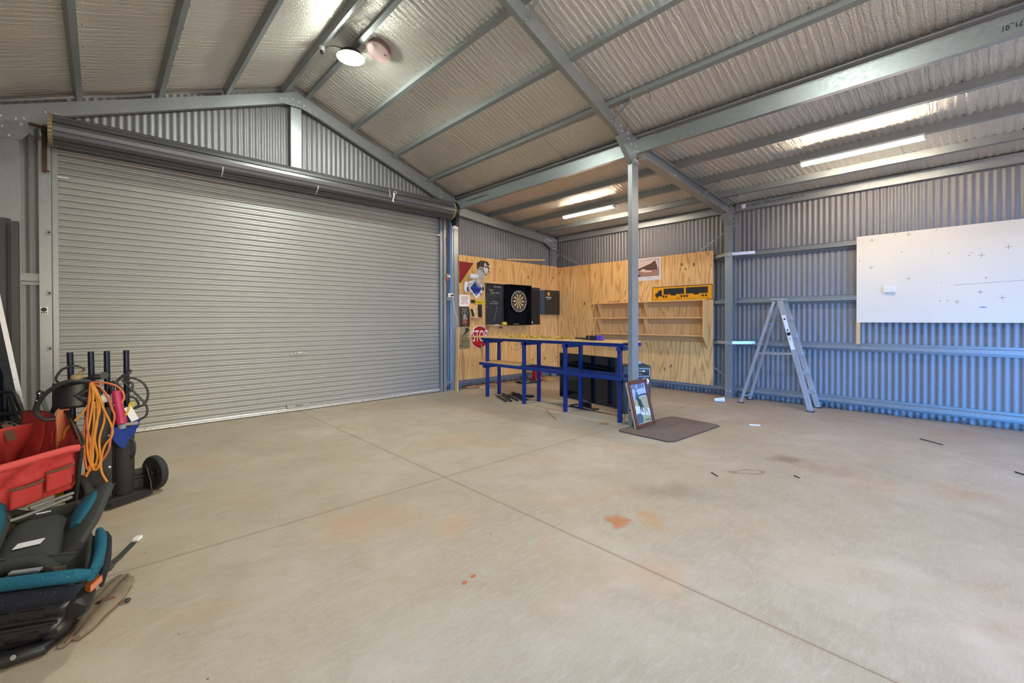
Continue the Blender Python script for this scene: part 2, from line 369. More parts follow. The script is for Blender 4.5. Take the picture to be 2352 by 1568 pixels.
    def build(s, name, mat, parent=None, smooth=False, bevel=0, origin=None, solid=0, subd=0, label=None):
        me = bpy.data.meshes.new(name)
        if parent is not None: o = W[parent]
        elif origin is not None: o = V(origin)
        else:
            xs = [p.x for p in s.v]; ys = [p.y for p in s.v]; zs = [p.z for p in s.v]
            o = V(((min(xs)+max(xs))/2, (min(ys)+max(ys))/2, min(zs)))
        me.from_pydata([p-o for p in s.v], [], s.f); me.update()
        for mt in (mat if isinstance(mat, (list, tuple)) else [mat]): me.materials.append(M[mt] if isinstance(mt, str) else mt)
        if any(s.mi): me.polygons.foreach_set('material_index', s.mi)
        bm = bmesh.new(); bm.from_mesh(me); bmesh.ops.recalc_face_normals(bm, faces=bm.faces); bm.to_mesh(me); bm.free()
        ob = bpy.data.objects.new(name, me); C.objects.link(ob); W[ob] = o
        if parent is not None: ob.parent = parent
        else: ob.location = o
        if smooth:
            me.polygons.foreach_set('use_smooth', [True]*len(me.polygons))
            md = ob.modifiers.new('es', 'EDGE_SPLIT'); md.split_angle = math.radians(38 if smooth is True else smooth)
        if bevel:
            md = ob.modifiers.new('bv', 'BEVEL'); md.width = bevel; md.segments = 2; md.limit_method = 'ANGLE'
        if solid:
            md = ob.modifiers.new('so', 'SOLIDIFY'); md.thickness = solid; md.offset = 0
        if subd:
            md = ob.modifiers.new('ss', 'SUBSURF'); md.levels = subd; md.render_levels = subd
        if label: ob['label'] = label
        return ob
def thing(name, loc, label, cat, group=None):
    o = bpy.data.objects.new(name, None); C.objects.link(o); o.location = loc; o.empty_display_size = .1
    W[o] = V(loc); return tag(o, label, cat, group)
def tag(o, label=None, cat=None, group=None, kind=None):
    if label: o['label'] = label
    if cat: o['category'] = cat
    if group: o['group'] = group
    if kind: o['kind'] = kind
    return o
def struct(o): o['kind'] = 'structure'; return o
EW = Matrix(((1, 0, 0), (0, 0, -1), (0, 1, 0)))          # text axes on the end wall (faces -Y)
RW = Matrix(((0, 0, -1), (-1, 0, 0), (0, 1, 0)))         # text axes on the right wall (faces -X)
LWX = Matrix(((0, 0, 1), (1, 0, 0), (0, 1, 0)))
def text(s, size, pos, R, mat, parent, name='lettering', ext=.0012, align='CENTER', sx=1, shear=0, rot=0, spacing=1):
    cu = bpy.data.curves.new('t', 'FONT'); cu.body = s; cu.size = size; cu.align_x = align; cu.align_y = 'CENTER'
    cu.extrude = ext; cu.shear = shear; cu.space_character = spacing; cu.resolution_u = 3
    to = bpy.data.objects.new('t', cu); C.objects.link(to)
    dg = bpy.context.evaluated_depsgraph_get(); me = bpy.data.meshes.new_from_object(to.evaluated_get(dg))
    bpy.data.objects.remove(to); bpy.data.curves.remove(cu)
    T = Matrix.Translation(V(pos)) @ R.to_4x4() @ Matrix.Rotation(rot, 4, 'Z') @ Matrix.Diagonal((sx, 1, 1, 1))
    me.transform(T); me.transform(Matrix.Translation(-W[parent])); me.materials.clear(); me.materials.append(M[mat])
    ob = bpy.data.objects.new(name, me); C.objects.link(ob); ob.parent = parent; W[ob] = W[parent]; return ob
def copy_tree(o, loc, label=None, group=None, rotz=None):
    c = o.copy(); C.objects.link(c); c.location = loc; W[c] = V(loc)
    if rotz is not None: c.rotation_euler.z = rotz
    if label: c['label'] = label
    if group: c['group'] = group
    def rec(a, b):
        for ch in list(a.children):
            d = ch.copy(); C.objects.link(d); d.parent = b; W[d] = W[b]; rec(ch, d)
    rec(o, c); return c
def smooth_path(pts, k=6):
    P = [V(p) for p in pts]; out = []
    for i in range(len(P)-1):
        p0, p1, p2, p3 = P[max(i-1, 0)], P[i], P[i+1], P[min(i+2, len(P)-1)]
        for j in range(k):
            t = j/k; out.append(.5*((2*p1)+(-p0+p2)*t+(2*p0-5*p1+4*p2-p3)*t*t+(-p0+3*p1-3*p2+p3)*t**3))
    return out+[P[-1]]
random.seed(4)

# ------------------------------------------------------------------ dimensions
XL, XR, YB, YF = -.92, 8.385, 7.335, -4.85       # sheet planes: left, right, door wall, rear wall
RX, RZ, SL, SR = 2.215, 4.893, .395, .376        # ridge, purlin seat heights, slopes
def zt(x): return RZ-(SL*(RX-x) if x < RX else SR*(x-RX))
XC = 5.22                                        # line between main span and lean-to
def zl(x): return 3.646-.0987*(x-5.49)
PH = .10

# floor and ground
struct(MB().box(XL-.1, XR+.1, YF-.1, YB+.1, -.12, 0).build('floor', 'floor', origin=(0, 0, 0)))
struct(MB().box(-60, 60, -60, 60, -.2, -.121).build('ground', 'backyard', origin=(0, 0, 0)))

# corrugated sheets
def corr(horiz, a0, a1, plane, zlo, zhi, mb=None, out=1):
    mb = mb or MB(); st = .076/8; n = int((a1-a0)/st); vs = []; fs = []
    for i in range(n+1):
        a = a0+(a1-a0)*i/n; d = plane+.0054*math.cos(2*math.pi*a/.076)*out
        for z in (zlo(a) if callable(zlo) else zlo, zhi(a) if callable(zhi) else zhi):
            vs.append((a, d, z) if horiz == 'x' else (d, a, z))
    for i in range(n): fs.append((2*i, 2*i+2, 2*i+3, 2*i+1))
    return mb.add(vs, fs)
roof_u = lambda x: (zt(x)+PH+.02) if x < XC else (zl(x)+PH+.02)
DL, DR, DH = -.345, 4.815, 3.32
wb = corr('x', XL, DL-.03, YB, 0, roof_u); corr('x', DL-.03, DR+.03, YB, DH+.05, roof_u, wb); corr('x', DR+.03, XR, YB, 0, roof_u, wb)
struct(wb.build('wall_back', 'sheet', origin=(0, 0, 0), smooth=60))
struct(corr('y', YF, YB, XR, 0, zl(8.3)+PH+.01).build('wall_right', 'sheet', origin=(0, 0, 0), smooth=60))
wl = corr('y', YF, -3.4, XL, 0, zt(XL)+PH); corr('y', -.4, YB, XL, 0, zt(XL)+PH, wl); corr('y', -3.4, -.4, XL, 2.2, zt(XL)+PH, wl)  # unseen side opening, added to throw blue sky light on the right wall
struct(wl.build('wall_left', 'sheet', origin=(0, 0, 0), smooth=60))
wf = corr('x', XL, -.3, YF, 0, roof_u); corr('x', -.3, 4.8, YF, 3.2, roof_u, wf); corr('x', 4.8, 5.5, YF, 0, roof_u, wf)
corr('x', 5.5, 8.0, YF, 2.8, roof_u, wf); corr('x', 8.0, XR, YF, 0, roof_u, wf)
struct(wf.build('wall_front', 'sheet', origin=(0, 0, 0), smooth=60))

# foil-lined ceiling: ribs follow the corrugation, foil sags between purlins
MAINP_L = [-.154, .587, 1.32, 2.064]; MAINP_R = [2.37, 3.10, 3.84, 4.58]; LEANP = [6.11, 6.897, 7.64]
def ceil_part(mb, x0, x1, zf, stops, nx):
    n = int((YB-YF)/.019)
    st = sorted(stops)
    def fn(u, v):
        x = x0+(x1-x0)*u; y = YF+(YB-YF)*v
        lo = max([s for s in st if s <= x+1e-6], default=x0); hi = min([s for s in st if s >= x-1e-6], default=x1)
        w = 0 if hi-lo < 1e-4 else math.sin(math.pi*(x-lo)/(hi-lo))
        nz = noise.noise((x*1.3, y*1.7, 0)); nf = noise.noise((x*2.2, y*9, 3))
        rib = .0068*(1-.3*w)*math.cos(2*math.pi*y/.076+nf*.8)
        return (x, y, zf(x)+PH-.004-w*(.012+.012*nz)+rib+nf*.003*w)
    mb.grid(fn, nx, n)
cm = MB()
ceil_part(cm, XL, RX, zt, [XL]+MAINP_L+[RX], 44); ceil_part(cm, RX, XC, zt, [RX]+MAINP_R+[XC], 42); ceil_part(cm, XC-.0, XR, zl, [XC]+LEANP+[XR], 44)
struct(cm.build('ceiling', 'foil', origin=(0, 0, 0), smooth=80))
# roof sheets above the foil keep daylight out
rf = MB(); 
for (xa, xb, zf) in ((XL-.1, RX, zt), (RX, XC+.02, zt), (XC-.05, XR+.1, zl)):
    rf.add([(xa, YF-.1, zf(xa)+.13), (xb, YF-.1, zf(xb)+.13), (xb, YB+.1, zf(xb)+.13), (xa, YB+.1, zf(xa)+.13)], [(0, 1, 2, 3)])
rf.add([(XC+.012, YF-.1, 3.76), (XC+.012, YB+.1, 3.76), (XC+.012, YB+.1, 3.93), (XC+.012, YF-.1, 3.93)], [(0, 1, 2, 3)])
struct(rf.build('roof', 'galv_dark', origin=(0, 0, 0), solid=.01))

# ------------------------------------------------------------------ steel sections
def hat(P, Q, up, face=.054, h=PH, fl=.032, top=.07, t=.004):
    """top-hat section from P to Q; up points from the flat face to the flanges"""
    P, Q, up = V(P), V(Q), V(up).normalized(); d = Q-P; s = d.cross(up).normalized()
    pts = [(-top/2-fl, h-.008), (-top/2-fl, h), (-top/2, h), (-face/2, 0), (face/2, 0), (top/2, h), (top/2+fl, h), (top/2+fl, h-.008)]
    return pts, P, s, up, d
def hat_mb(P, Q, up, **k):
    mb = MB(); pts, o, s, u, d = hat(P, Q, up, **k); mb.strip(pts, o, s, u, d, .003); return mb
def csec(mb, o, u, v, w, web=.15, fl=.063, lip=.016, t=.004, mi=0):
    """C section: web along u, flanges along v, length vector w; o = web corner"""
    pts = [(0+lip, fl), (0, fl), (0, 0), (web, 0), (web, fl), (web-lip, fl)]
    mb.strip(pts, o, u, v, w, t, mi); return mb
def bolts(pts, ax, r=.011, h=.009, mb=None, mi=1):
    mb = mb or MB()
    for p in pts: mb.lathe([(r*1.3, 0), (r*1.3, h*.3), (r, h*.35), (r*.9, h), (r*.5, h*1.3)], p, ax, 8, mi)
    return mb

def screws(x, zf, ys, mb):
    for y in ys:
        for sx in (-.05, .05): mb.tube([(x+sx, y, zf(x+sx)+PH-.006), (x+sx, y, zf(x+sx)+PH-.022)], .0028, 5, mi=1)
    return mb
names_p = ['lowest roof purlin on the left slope, above the left column', 'second roof purlin up the left slope', 'third roof purlin up the left slope',
           'roof purlin just left of the ridge', 'roof purlin just right of the ridge, beside the bright lamp', 'second roof purlin down the right slope from the ridge',
           'third roof purlin down the right slope from the ridge', 'lowest roof purlin on the right slope, next above the eave beam']
for i, x in enumerate(MAINP_L+MAINP_R):
    sl = SL if x < RX else -SR; up = V((-sl, 0, 1))
    o = screws(x, zt, [YF+.5+.45*k for k in range(26)], hat_mb((x, YF+.02, zt(x)), (x, YB-.1, zt(x)), up)).build('roof_purlin', ['galv', 'ink'])
    tag(o, 'galvanised '+names_p[i], 'purlin', 'roof purlins of the main span')
    lap = hat_mb((x, 2.72, zt(x)-.003), (x, 3.62, zt(x)-.003), up, face=.060, top=.076, fl=.034).build('lap_sleeve', 'galv', parent=o)
names_l = ['first lean-to purlin out from the eave beam', 'middle lean-to purlin carrying the light battens', 'outermost lean-to purlin, nearest the side wall']
for i, x in enumerate(LEANP):
    o = screws(x, zl, [YF+.5+.45*k for k in range(26)], hat_mb((x, YF+.02, zl(x)), (x, YB-.1, zl(x)), (.0987, 0, 1))).build('lean_to_purlin', ['galv', 'ink'])
    tag(o, 'galvanised '+names_l[i], 'purlin', 'roof purlins of the lean-to')
    hat_mb((x, 2.72, zl(x)-.003), (x, 3.62, zl(x)-.003), (.0987, 0, 1), face=.060, top=.076, fl=.034).build('lap_sleeve', 'galv', parent=o)
# eave beams (C150, web towards the main span)
def cbeam(y0, y1, x, z, label, name='eave_beam', cat='beam', h=.17):
    mb = MB(); csec(mb, (x, y0, z), (0, 0, 1), (1, 0, 0), (0, y1-y0, 0), web=h); o = mb.build(name, 'galv'); return tag(o, label, cat)
e1 = cbeam(3.22, 7.2, 5.225, 3.605, 'galvanised eave beam between end-wall column and free-standing column')
e2 = cbeam(YF+.05, 3.14, 5.225, 3.605, 'galvanised eave beam running overhead to the right from the free-standing column')
mbp = MB().box(5.215, 5.222, 7.06, 7.17, 3.62, 3.75); mbp.build('end_plate', 'galv', parent=e1)
text('C15012P x  4005mm #10720195_71_01', .040, (5.221, 6.55, 3.70), RW, 'navyink', e1, 'printed_marking', .0008)
RWU = Matrix(((0, 0, -1), (1, 0, 0), (0, -1, 0)))
text('C15012P x  4005mm #10720195_71_01', .055, (5.221, -.47, 3.685), RWU, 'navyink', e2, 'printed_marking', .0008, sx=.85)
for lab, y0, y1 in (('galvanised eave beam on top of the corrugated side wall beyond the wall column', 3.16, 7.2), ('galvanised eave beam on top of the side wall to the right of the wall column', YF+.05, 3.02)):
    mb = MB(); csec(mb, (8.29, y0, 3.315), (0, 0, 1), (1, 0, 0), (0, y1-y0, 0), web=.13)
    o = tag(mb.build('eave_beam', 'galv'), lab, 'beam')
    if y0 < 0:
        text('C15012P x  4005mm #10720195_71_01', .052, (8.287, 2.40, 3.385), RW, 'navyink', o, 'printed_marking', .0008)
        MB().box(8.284, 8.289, 2.86, 2.92, 3.35, 3.42).build('sticker', 'label', parent=o)
# left eave beam
mb = MB(); csec(mb, (-.80, YF+.05, zt(-.8)-.04), (0, 0, 1), (-1, 0, 0), (0, YB-YF-.2, 0), web=.14)
tag(mb.build('eave_beam', 'galv'), 'galvanised eave beam above the left wall', 'beam')

# ---- end-wall frame (front face at Y=7.14)
Y0 = 7.20
def rafter(name, xa, xb, zf, y, depth, label, dbl=False, fl=.063, bl=()):
    a, b = V((xa, y, zf(xa))), V((xb, y, zf(xb))); d = b-a; u = V((0, -1, 0)).cross(d).normalized()
    if u.z > 0: u = -u
    mb = MB(); csec(mb, a, u, (0, 1, 0), d, web=depth, fl=fl)
    if dbl: csec(mb, a, u, (0, -1, 0), d, web=depth, fl=fl)
    if bl: bolts(bl, (0, -1, 0), .013, mb=mb)
    return tag(mb.build(name, ['galv', 'bolt']), label, 'rafter')
rl = rafter('end_rafter', -.80, RX-.02, zt, Y0, .15, 'galvanised rafter over the roller door, left of the apex')
rr = rafter('end_rafter', RX+.02, 5.12, zt, Y0, .16, 'galvanised rafter over the roller door, right of the apex')
le = rafter('lean_to_rafter', 5.27, 8.15, zl, Y0, .165, 'galvanised lean-to rafter against the end wall above the dartboard')
def column(name, x0, x1, y0, dpt, z1, label, dbl=False, bl=()):
    mb = MB(); csec(mb, (x0, y0, 0), (1, 0, 0), (0, 1, 0), (0, 0, z1), web=x1-x0, fl=dpt)
    if dbl: csec(mb, (x0, y0, 0), (1, 0, 0), (0, -1, 0), (0, 0, z1), web=x1-x0, fl=dpt)
    for pts, ax in bl: bolts(pts, ax, mb=mb)
    return tag(mb.build(name, ['galv', 'bolt']), label, 'column')
cL = column('steel_column', -.785, -.635, Y0, .09, 3.45, 'galvanised steel column in the left corner behind the grey flashings')
cR = column('steel_column', 5.105, 5.255, Y0, .09, 3.74, 'galvanised steel column between the roller door and the plywood lining')
cA = column('gable_post', 2.14, 2.29, Y0+.005, .06, 4.65, 'short galvanised gable post under the roof apex above the roller door'); 
for v_ in cA.data.vertices:
    if v_.co.z < .1: v_.co.z = 3.45
cX = column('steel_column', 8.095, 8.235, 7.215, .09, 3.30, 'galvanised steel corner column where end wall meets side wall')
# apex plate and knee plates (parts of the rafters they are bolted to)
def plate(parent, pts, y0, y1, bp=None, name='bracket_plate'):
    mb = MB(); mb.prism(pts, (0, y0, 0), (1, 0, 0), (0, 0, 1), (0, y1-y0, 0))
    if bp: bolts([(x, y0, z) for x, z in bp], (0, -1, 0), mb=mb)
    return mb.build(name, ['galv', 'bolt'], parent=parent)
plate(rr, [(1.99, 4.80), (2.215, 4.893), (2.60, 4.75), (2.54, 4.595), (2.29, 4.66), (2.14, 4.66), (1.97, 4.66), (1.92, 4.72)], Y0-.008, Y0-.001,
      [(2.0, 4.73), (2.08, 4.75), (2.17, 4.77), (2.25, 4.75), (2.33, 4.72), (2.42, 4.69), (2.50, 4.66), (2.18, 4.69), (2.24, 4.69)], 'apex_plate')
plate(rl, [(-.90, 3.66), (-.30, 3.88), (-.27, 3.75), (-.52, 3.52), (-.62, 3.375), (-.90, 3.36)], Y0-.012, Y0-.002,
      [(-.84, 3.60), (-.77, 3.60), (-.84, 3.50), (-.76, 3.49), (-.66, 3.60), (-.60, 3.62), (-.62, 3.55), (-.53, 3.57), (-.44, 3.74), (-.36, 3.74), (-.78, 3.41), (-.71, 3.41)], 'knee_plate')
plate(rr, [(4.70, 3.79), (4.74, 3.95), (5.12, 3.81), (5.255, 3.76), (5.255, 3.45), (5.105, 3.45), (4.80, 3.74)], Y0-.008, Y0-.001,
      [(4.85, 3.86), (4.85, 3.80), (5.04, 3.76)], 'knee_plate')
plate(le, [(7.76, 3.42), (8.25, 3.37), (8.25, 3.08), (8.11, 3.08), (7.76, 3.27)], Y0-.008, Y0-.001,
      [(7.86, 3.34), (7.94, 3.33), (8.03, 3.32), (8.12, 3.34), (8.12, 3.22), (8.18, 3.22), (8.12, 3.14), (8.18, 3.14)], 'knee_plate')

# ---- internal frame
YI = 3.15
ir = rafter('main_rafter', RX, 5.02, zt, YI, .16, 'galvanised rafter of the inner frame running up from the free-standing column')
ir2 = rafter('main_rafter', RX, -.80, zt, YI, .16, 'galvanised rafter of the inner frame down the left slope')
ic = column('free_standing_column', 5.105, 5.255, YI, .063, 3.74, 'galvanised free-standing steel column beside the blue workbench')
mb = MB().tube([(5.095, 3.17, 3.42), (5.06, 3.15, 3.43), (5.02, 3.12, 3.47)], .0025, 6); mb.build('cable_tie', 'ink', parent=ic)
MB().tube([(5.106, 3.185, .20), (5.101, 3.185, .20)], .012, 10).build('bolt_hole', 'ink', parent=ic)
MB().box(5.085, 5.275, 3.14, 3.30, 0, .008).build('base_plate', 'galv', parent=ic)
kp = plate(ir, [(4.66, 3.82), (4.72, 3.95), (5.10, 3.81), (5.255, 3.78), (5.255, 3.44), (5.105, 3.44), (4.80, 3.72)], YI-.010, YI-.002,
      [(4.83, 3.85), (4.86, 3.79), (4.99, 3.80), (5.01, 3.74), (5.06, 3.68), (5.18, 3.68), (5.16, 3.62), (5.22, 3.62), (5.16, 3.50), (5.21, 3.50)], 'knee_plate')
mb = MB().bar((4.80, YI+.026, 3.725), (5.107, YI+.026, 3.44), .066, .006, (0, 0, 1)); mb.build('stiffener_flange', 'galv', parent=ir)
li = rafter('lean_to_rafter', 5.26, 8.15, zl, YI-.063, .165, 'doubled galvanised lean-to rafter from the free-standing column to the wall column', True,
            bl=[(x, YI-.067, z) for x, z in ((6.15, 3.50), (6.15, 3.44), (6.95, 3.42), (6.95, 3.36), (7.68, 3.35), (7.68, 3.28), (7.8, 3.27), (7.9, 3.33), (7.98, 3.27), (8.05, 3.32))])
wc = column('wall_column', 8.13, 8.28, YI-.063, .063, 3.40, 'doubled galvanised column on the corrugated side wall left of the stepladder', True,
            [([(8.128, YI-.063+s*.03, z) for s in (-1, 1) for z in (2.58, 2.54, 1.0, .96, .12)], (-1, 0, 0)), ([(8.20, YI-.127, z) for z in (3.30, 3.22, 3.13, 3.04)], (0, -1, 0))])
MB().prism([(7.93, 3.235), (8.13, 3.22), (8.13, 3.05)], (0, YI-.125, 0), (1, 0, 0), (0, 0, 1), (0, .124, 0)).build('knee_bracket', 'galv', parent=li)
# fly braces (flat bars from rafter foot to purlin)
fb = [('lower end of the inner main rafter', (4.62, YI-.003, zt(4.62)-.155), (4.585, YI-.32, zt(4.58)+.0)),
      ('upper part of the inner main rafter', (3.13, YI-.003, zt(3.13)-.155), (3.10, YI-.32, zt(3.10)+.0)),
      ('middle of the doubled lean-to rafter', (6.93, YI-.13, zl(6.93)-.16), (6.90, YI-.44, zl(6.9)+.0)),
      ('wall end of the doubled lean-to rafter', (7.70, YI-.13, zl(7.7)-.16), (7.66, YI-.42, zl(7.65)+.0))]
for lab, a, b in fb:
    a, b = V(a), V(b); mb = MB(); mb.bar(a, b, .036, .004, (0, .5, 1)); bolts([a+(b-a)*.04, a+(b-a)*.96], (0, -.5, -1), .007, mb=mb); o = mb.build('fly_brace', ['galv', 'bolt'])
    tag(o, 'pale flat steel brace at the '+lab, 'brace', 'flat fly braces')
# cable ties hanging from the second-last purlin
for p, q, lab in (((4.585, 2.62, 4.0), (4.60, 2.60, 3.90), 'black cable tie dangling from the lowest right-slope purlin'), ((4.90, 3.13, 3.80), (4.91, 3.10, 3.92), 'black cable tie poking up beside the inner knee plate')):
    tag(MB().tube(smooth_path([p, (V(p)+V(q))/2+V((.012, 0, 0)), q]), .003, 6).build('cable_tie', 'ink'), lab, 'cable tie')

# girts on the right wall
gz = [(.115, 'lowest, near the floor'), (.935, 'second up, behind the stepladder'), (1.675, 'third up, behind the stepladder top'), (2.50, 'highest, above the stepladder')]
for z, lab in gz:
    for ya, yb, side in ((YF+.05, 3.03, 'side'), (3.19, 7.1, 'corner')):
        o = hat_mb((8.285, yb, z+.035), (8.285, ya, z+.035), (1, 0, 0), face=.052, h=.088, top=.062, fl=.030).build('wall_girt', 'galv')
        tag(o, ('galvanised wall girt right of the wall column, ' if side == 'side' else 'galvanised wall girt left of the wall column, partly behind plywood, ')+lab.split(',')[0], 'girt', 'side wall girts')
for z, lab in ((2.545, 'upper'), (.985, 'lower')):
    mb = MB().box(8.117, 8.123, 3.02, 3.155, z-.028, z+.028).box(8.117, 8.30, 3.018, 3.022, z-.024, z+.024)
    mb.bar((8.12, 3.02, z), (8.275, 2.70, z+.008), .004, .05); mb.bar((8.12, 3.15, z), (8.275, 3.36, z-.004), .004, .05)
    o = tag(mb.build('girt_strap', 'alu'), 'pale steel strap wrapped round the wall column, the '+lab+' of two', 'strap', 'straps on the wall column')
# end wall girt stubs and diagonal strap braces
o = hat_mb((-.64, 7.235, 1.87), (-.49, 7.235, 1.87), (0, 1, 0), face=.05, h=.085, top=.062).build('wall_girt', 'galv'); tag(o, 'short galvanised girt between left column and door post', 'girt')
o = hat_mb((4.93, 7.235, .16), (5.10, 7.235, .16), (0, 1, 0), face=.05, h=.085, top=.062).build('wall_girt', 'galv'); tag(o, 'short low girt between door rail and end column', 'girt')
o = hat_mb((5.26, 7.245, .145), (8.25, 7.245, .145), (0, 1, 0), face=.05, h=.08, top=.062).build('wall_girt', 'galv_dark'); tag(o, 'long low girt just below the plywood on the end wall', 'girt')
def strap(p, q, lab, w=.03, mat='galv'):
    mb = MB().bar(p, q, w, .003, (-1, 0, 0)); return tag(mb.build('strap_brace', mat), lab, 'brace')
strap((8.27, 3.18, 2.98), (8.27, 3.75, 2.63), 'diagonal steel strap rising to the wall column above the plywood')
strap((8.268, 3.42, .53), (8.268, 3.20, .37), 'dark diagonal strap running down behind the wall column near the floor', mat='galv_dark')
strap((8.25, 7.10, 3.00), (8.25, 6.40, 2.63), 'diagonal steel strap in the corner above the plywood')
mb = MB().bar((8.22, 7.13, 3.0), (8.12, 7.13, 2.86), .003, .03, (0, 0, 1)); tag(mb.build('strap_brace', 'galv'), 'short diagonal strap across the corner column', 'brace')

# ------------------------------------------------------------------ roller door
dr = thing('door_1', (2.235, 7.24, 0), None, None); dr['kind'] = 'structure'
prof = []; z = .03; P = .0745
while z < 3.52:
    prof += [(0, z), (.0025, z+.016), (0, z+.022), (.0, z+.036), (.0025, z+.042), (0, z+.048), (0, z+.058), (-.013, z+.063), (-.013, z+.068), (0, z+.0735)]
    z += P
mb = MB(); vs = []
for d, zz in prof: vs += [(DL, 7.225-d, zz), (DR, 7.225-d, zz)]
mb.add(vs, [(2*i, 2*i+1, 2*i+3, 2*i+2) for i in range(len(prof)-1)])
cur = mb.build('curtain', 'shutter', parent=dr, smooth=25)
mb = MB().box(DL, DR, 7.205, 7.235, .012, .05); mb.tube([(DL, 7.205, .045), (DR, 7.205, .045)], .012, 10); mb.build('bottom_rail', 'alu', parent=dr)
MB().box(DL, DR, 7.21, 7.24, 0, .012).build('weather_seal', 'black', parent=dr)
mb = MB().box(2.06, 2.39, 7.192, 7.204, .055, .115); mp = mb.build('lock_plate', 'shutter', parent=dr); text('Merlin', .045, (2.235, 7.191, .088), EW, 'ink', mp, 'lettering', .001)
mb = MB().box(2.17, 2.28, 7.205, 7.222, .885, .915); mb.lathe([(.014, 0), (.012, .02)], (2.215, 7.205, .90), (0, -1, 0), 12); mb.bar((2.28, 7.212, .905), (2.34, 7.212, .885), .004, .012); mb.bar((2.34, 7.212, .885), (2.38, 7.212, .885), .004, .010)
mb.bar((2.12, 7.212, .885), (2.165, 7.212, .885), .004, .010); mb.build('lock_handle', 'galv', parent=dr)
# drum
DC, RD = V((0, 7.02, 3.50)), .168
mb = MB(); nseg = 11; vs = []
ring = []
for k in range(nseg):
    a0 = 2*math.pi*k/nseg
    for fr, rr_ in ((0, RD-.014), (.07, RD-.014), (.12, RD+.001), (.50, RD+.004), (.94, RD+.001)):
        ring.append((a0+2*math.pi/nseg*fr, rr_))
n = len(ring); x0, x1 = DL-.02, 4.93
for x in (x0, x1): vs += [(x, DC.y+math.cos(a)*r, DC.z+math.sin(a)*r) for a, r in ring]
mb.add(vs, [(i, (i+1) % n, n+(i+1) % n, n+i) for i in range(n)]+[tuple(range(n)), tuple(range(n, 2*n))])
drum = mb.build('drum', 'drum', parent=dr)
mb = MB()
for x in (x0, x1):
    s = 1 if x > 0 else -1
    for k in range(28):
        a0 = 2*math.pi*k/28; a1 = a0+2*math.pi/28*.86
        pts = [(RD-.012, a0), (RD+.006, a0), (RD+.006, a1), (RD-.012, a1)]
        q = [(x, DC.y+math.cos(a)*r, DC.z+math.sin(a)*r) for r, a in pts]; q2 = [(x+s*.035, p[1], p[2]) for p in q]
        mb.add(q+q2, [(0, 1, 2, 3), (4, 5, 6, 7), (0, 1, 5, 4), (1, 2, 6, 5), (2, 3, 7, 6), (3, 0, 4, 7)])
mb.build('drum_edge_band', 'tincream', parent=drum)
mb = MB().lathe([(RD-.03, 0), (RD+.01, .01), (RD+.01, .08), (RD-.02, .10), (.04, .10)], (x1+.03, DC.y, DC.z), (1, 0, 0), 32); 
mb.prism([(0, .10), (.10, .10), (.13, -.20), (.06, -.33), (-.02, -.30), (-.04, -.2)], (x1+.06, DC.y-.09, DC.z-.02), (0, 1, 0), (0, 0, 1), (.07, 0, 0)); mb.build('chain_wheel_cover', 'black', parent=dr)
MB().ell((x1+.08, DC.y-.07, DC.z-.33), (.055, .05, .045), 16, 10).build('motor_cap', 'white', parent=dr)
mb = MB().tube([(-.55, DC.y, DC.z+.02), (x0, DC.y, DC.z)], .017, 12); mb.build('drum_shaft', 'rustpipe', parent=dr)
mb = MB().bar((-.44, DC.y+.02, DC.z), (-.44, 7.13, 3.27), .03, .008, (1, 0, 0)).bar((-.44, DC.y-.03, DC.z-.02), (-.44, 7.13, DC.z-.02), .04, .02).bar((-.44, 7.12, DC.z+.02), (-.44, 7.12, 3.05), .04, .012, (0, 1, 0))
mb.tube([(-.44, DC.y-.03, DC.z+.03), (-.44, DC.y-.03, DC.z-.04), (-.40, DC.y-.01, DC.z-.045), (-.40, DC.y, DC.z+.03)], .006, 6); mb.build('drum_bracket', 'rustpipe', parent=dr)
for side, xa, xb in (('left', DL-.045, DL+.004), ('right', DR-.004, DR+.05)):
    mb = MB().box(xa, xb, 7.17, 7.195, .0, 3.47).box(xa if side == 'left' else xb-.004, xa+.004 if side == 'left' else xb, 7.17, 7.26, 0, 3.47)
    mb.box(xa, xb, 7.24, 7.25, 0, 3.47)
    g = mb.build('guide_rail', 'galv', parent=dr)
    s = 1 if side == 'left' else -1; xx = DL if side == 'left' else DR
    MB().box(min(xx, xx+s*.09), max(xx, xx+s*.09), 7.16, 7.17, 3.02, 3.04).build('curtain_guide_clip', 'bolt', parent=g)
for x, l in ((1.20, .13), (2.42, .13)):
    mb = MB()
    for k in range(6):
        a0 = math.radians(205+k*9); a1 = math.radians(205+(k+1)*9); r = RD+.008
        mb.bar((x, DC.y+math.cos(a0)*r, DC.z+math.sin(a0)*r), (x, DC.y+math.cos(a1)*r, DC.z+math.sin(a1)*r), .014, .002, (0, -1, .3))
    mb.build('drum_strap', 'offwhite', parent=drum)
mb = MB().tube(smooth_path([(3.58, 6.86, 3.60), (3.575, 6.83, 3.53), (3.58, 6.83, 3.46)]), .004, 6).tube(smooth_path([(3.66, 6.86, 3.56), (3.65, 6.82, 3.50), (3.63, 6.83, 3.42), (3.65, 6.83, 3.40)]), .011, 6).tube(smooth_path([(3.68, 6.87, 3.60), (3.70, 6.83, 3.57), (3.69, 6.84, 3.545), (3.67, 6.85, 3.55)]), .004, 6)
mb.build('drum_tie', 'offwhite', parent=drum)

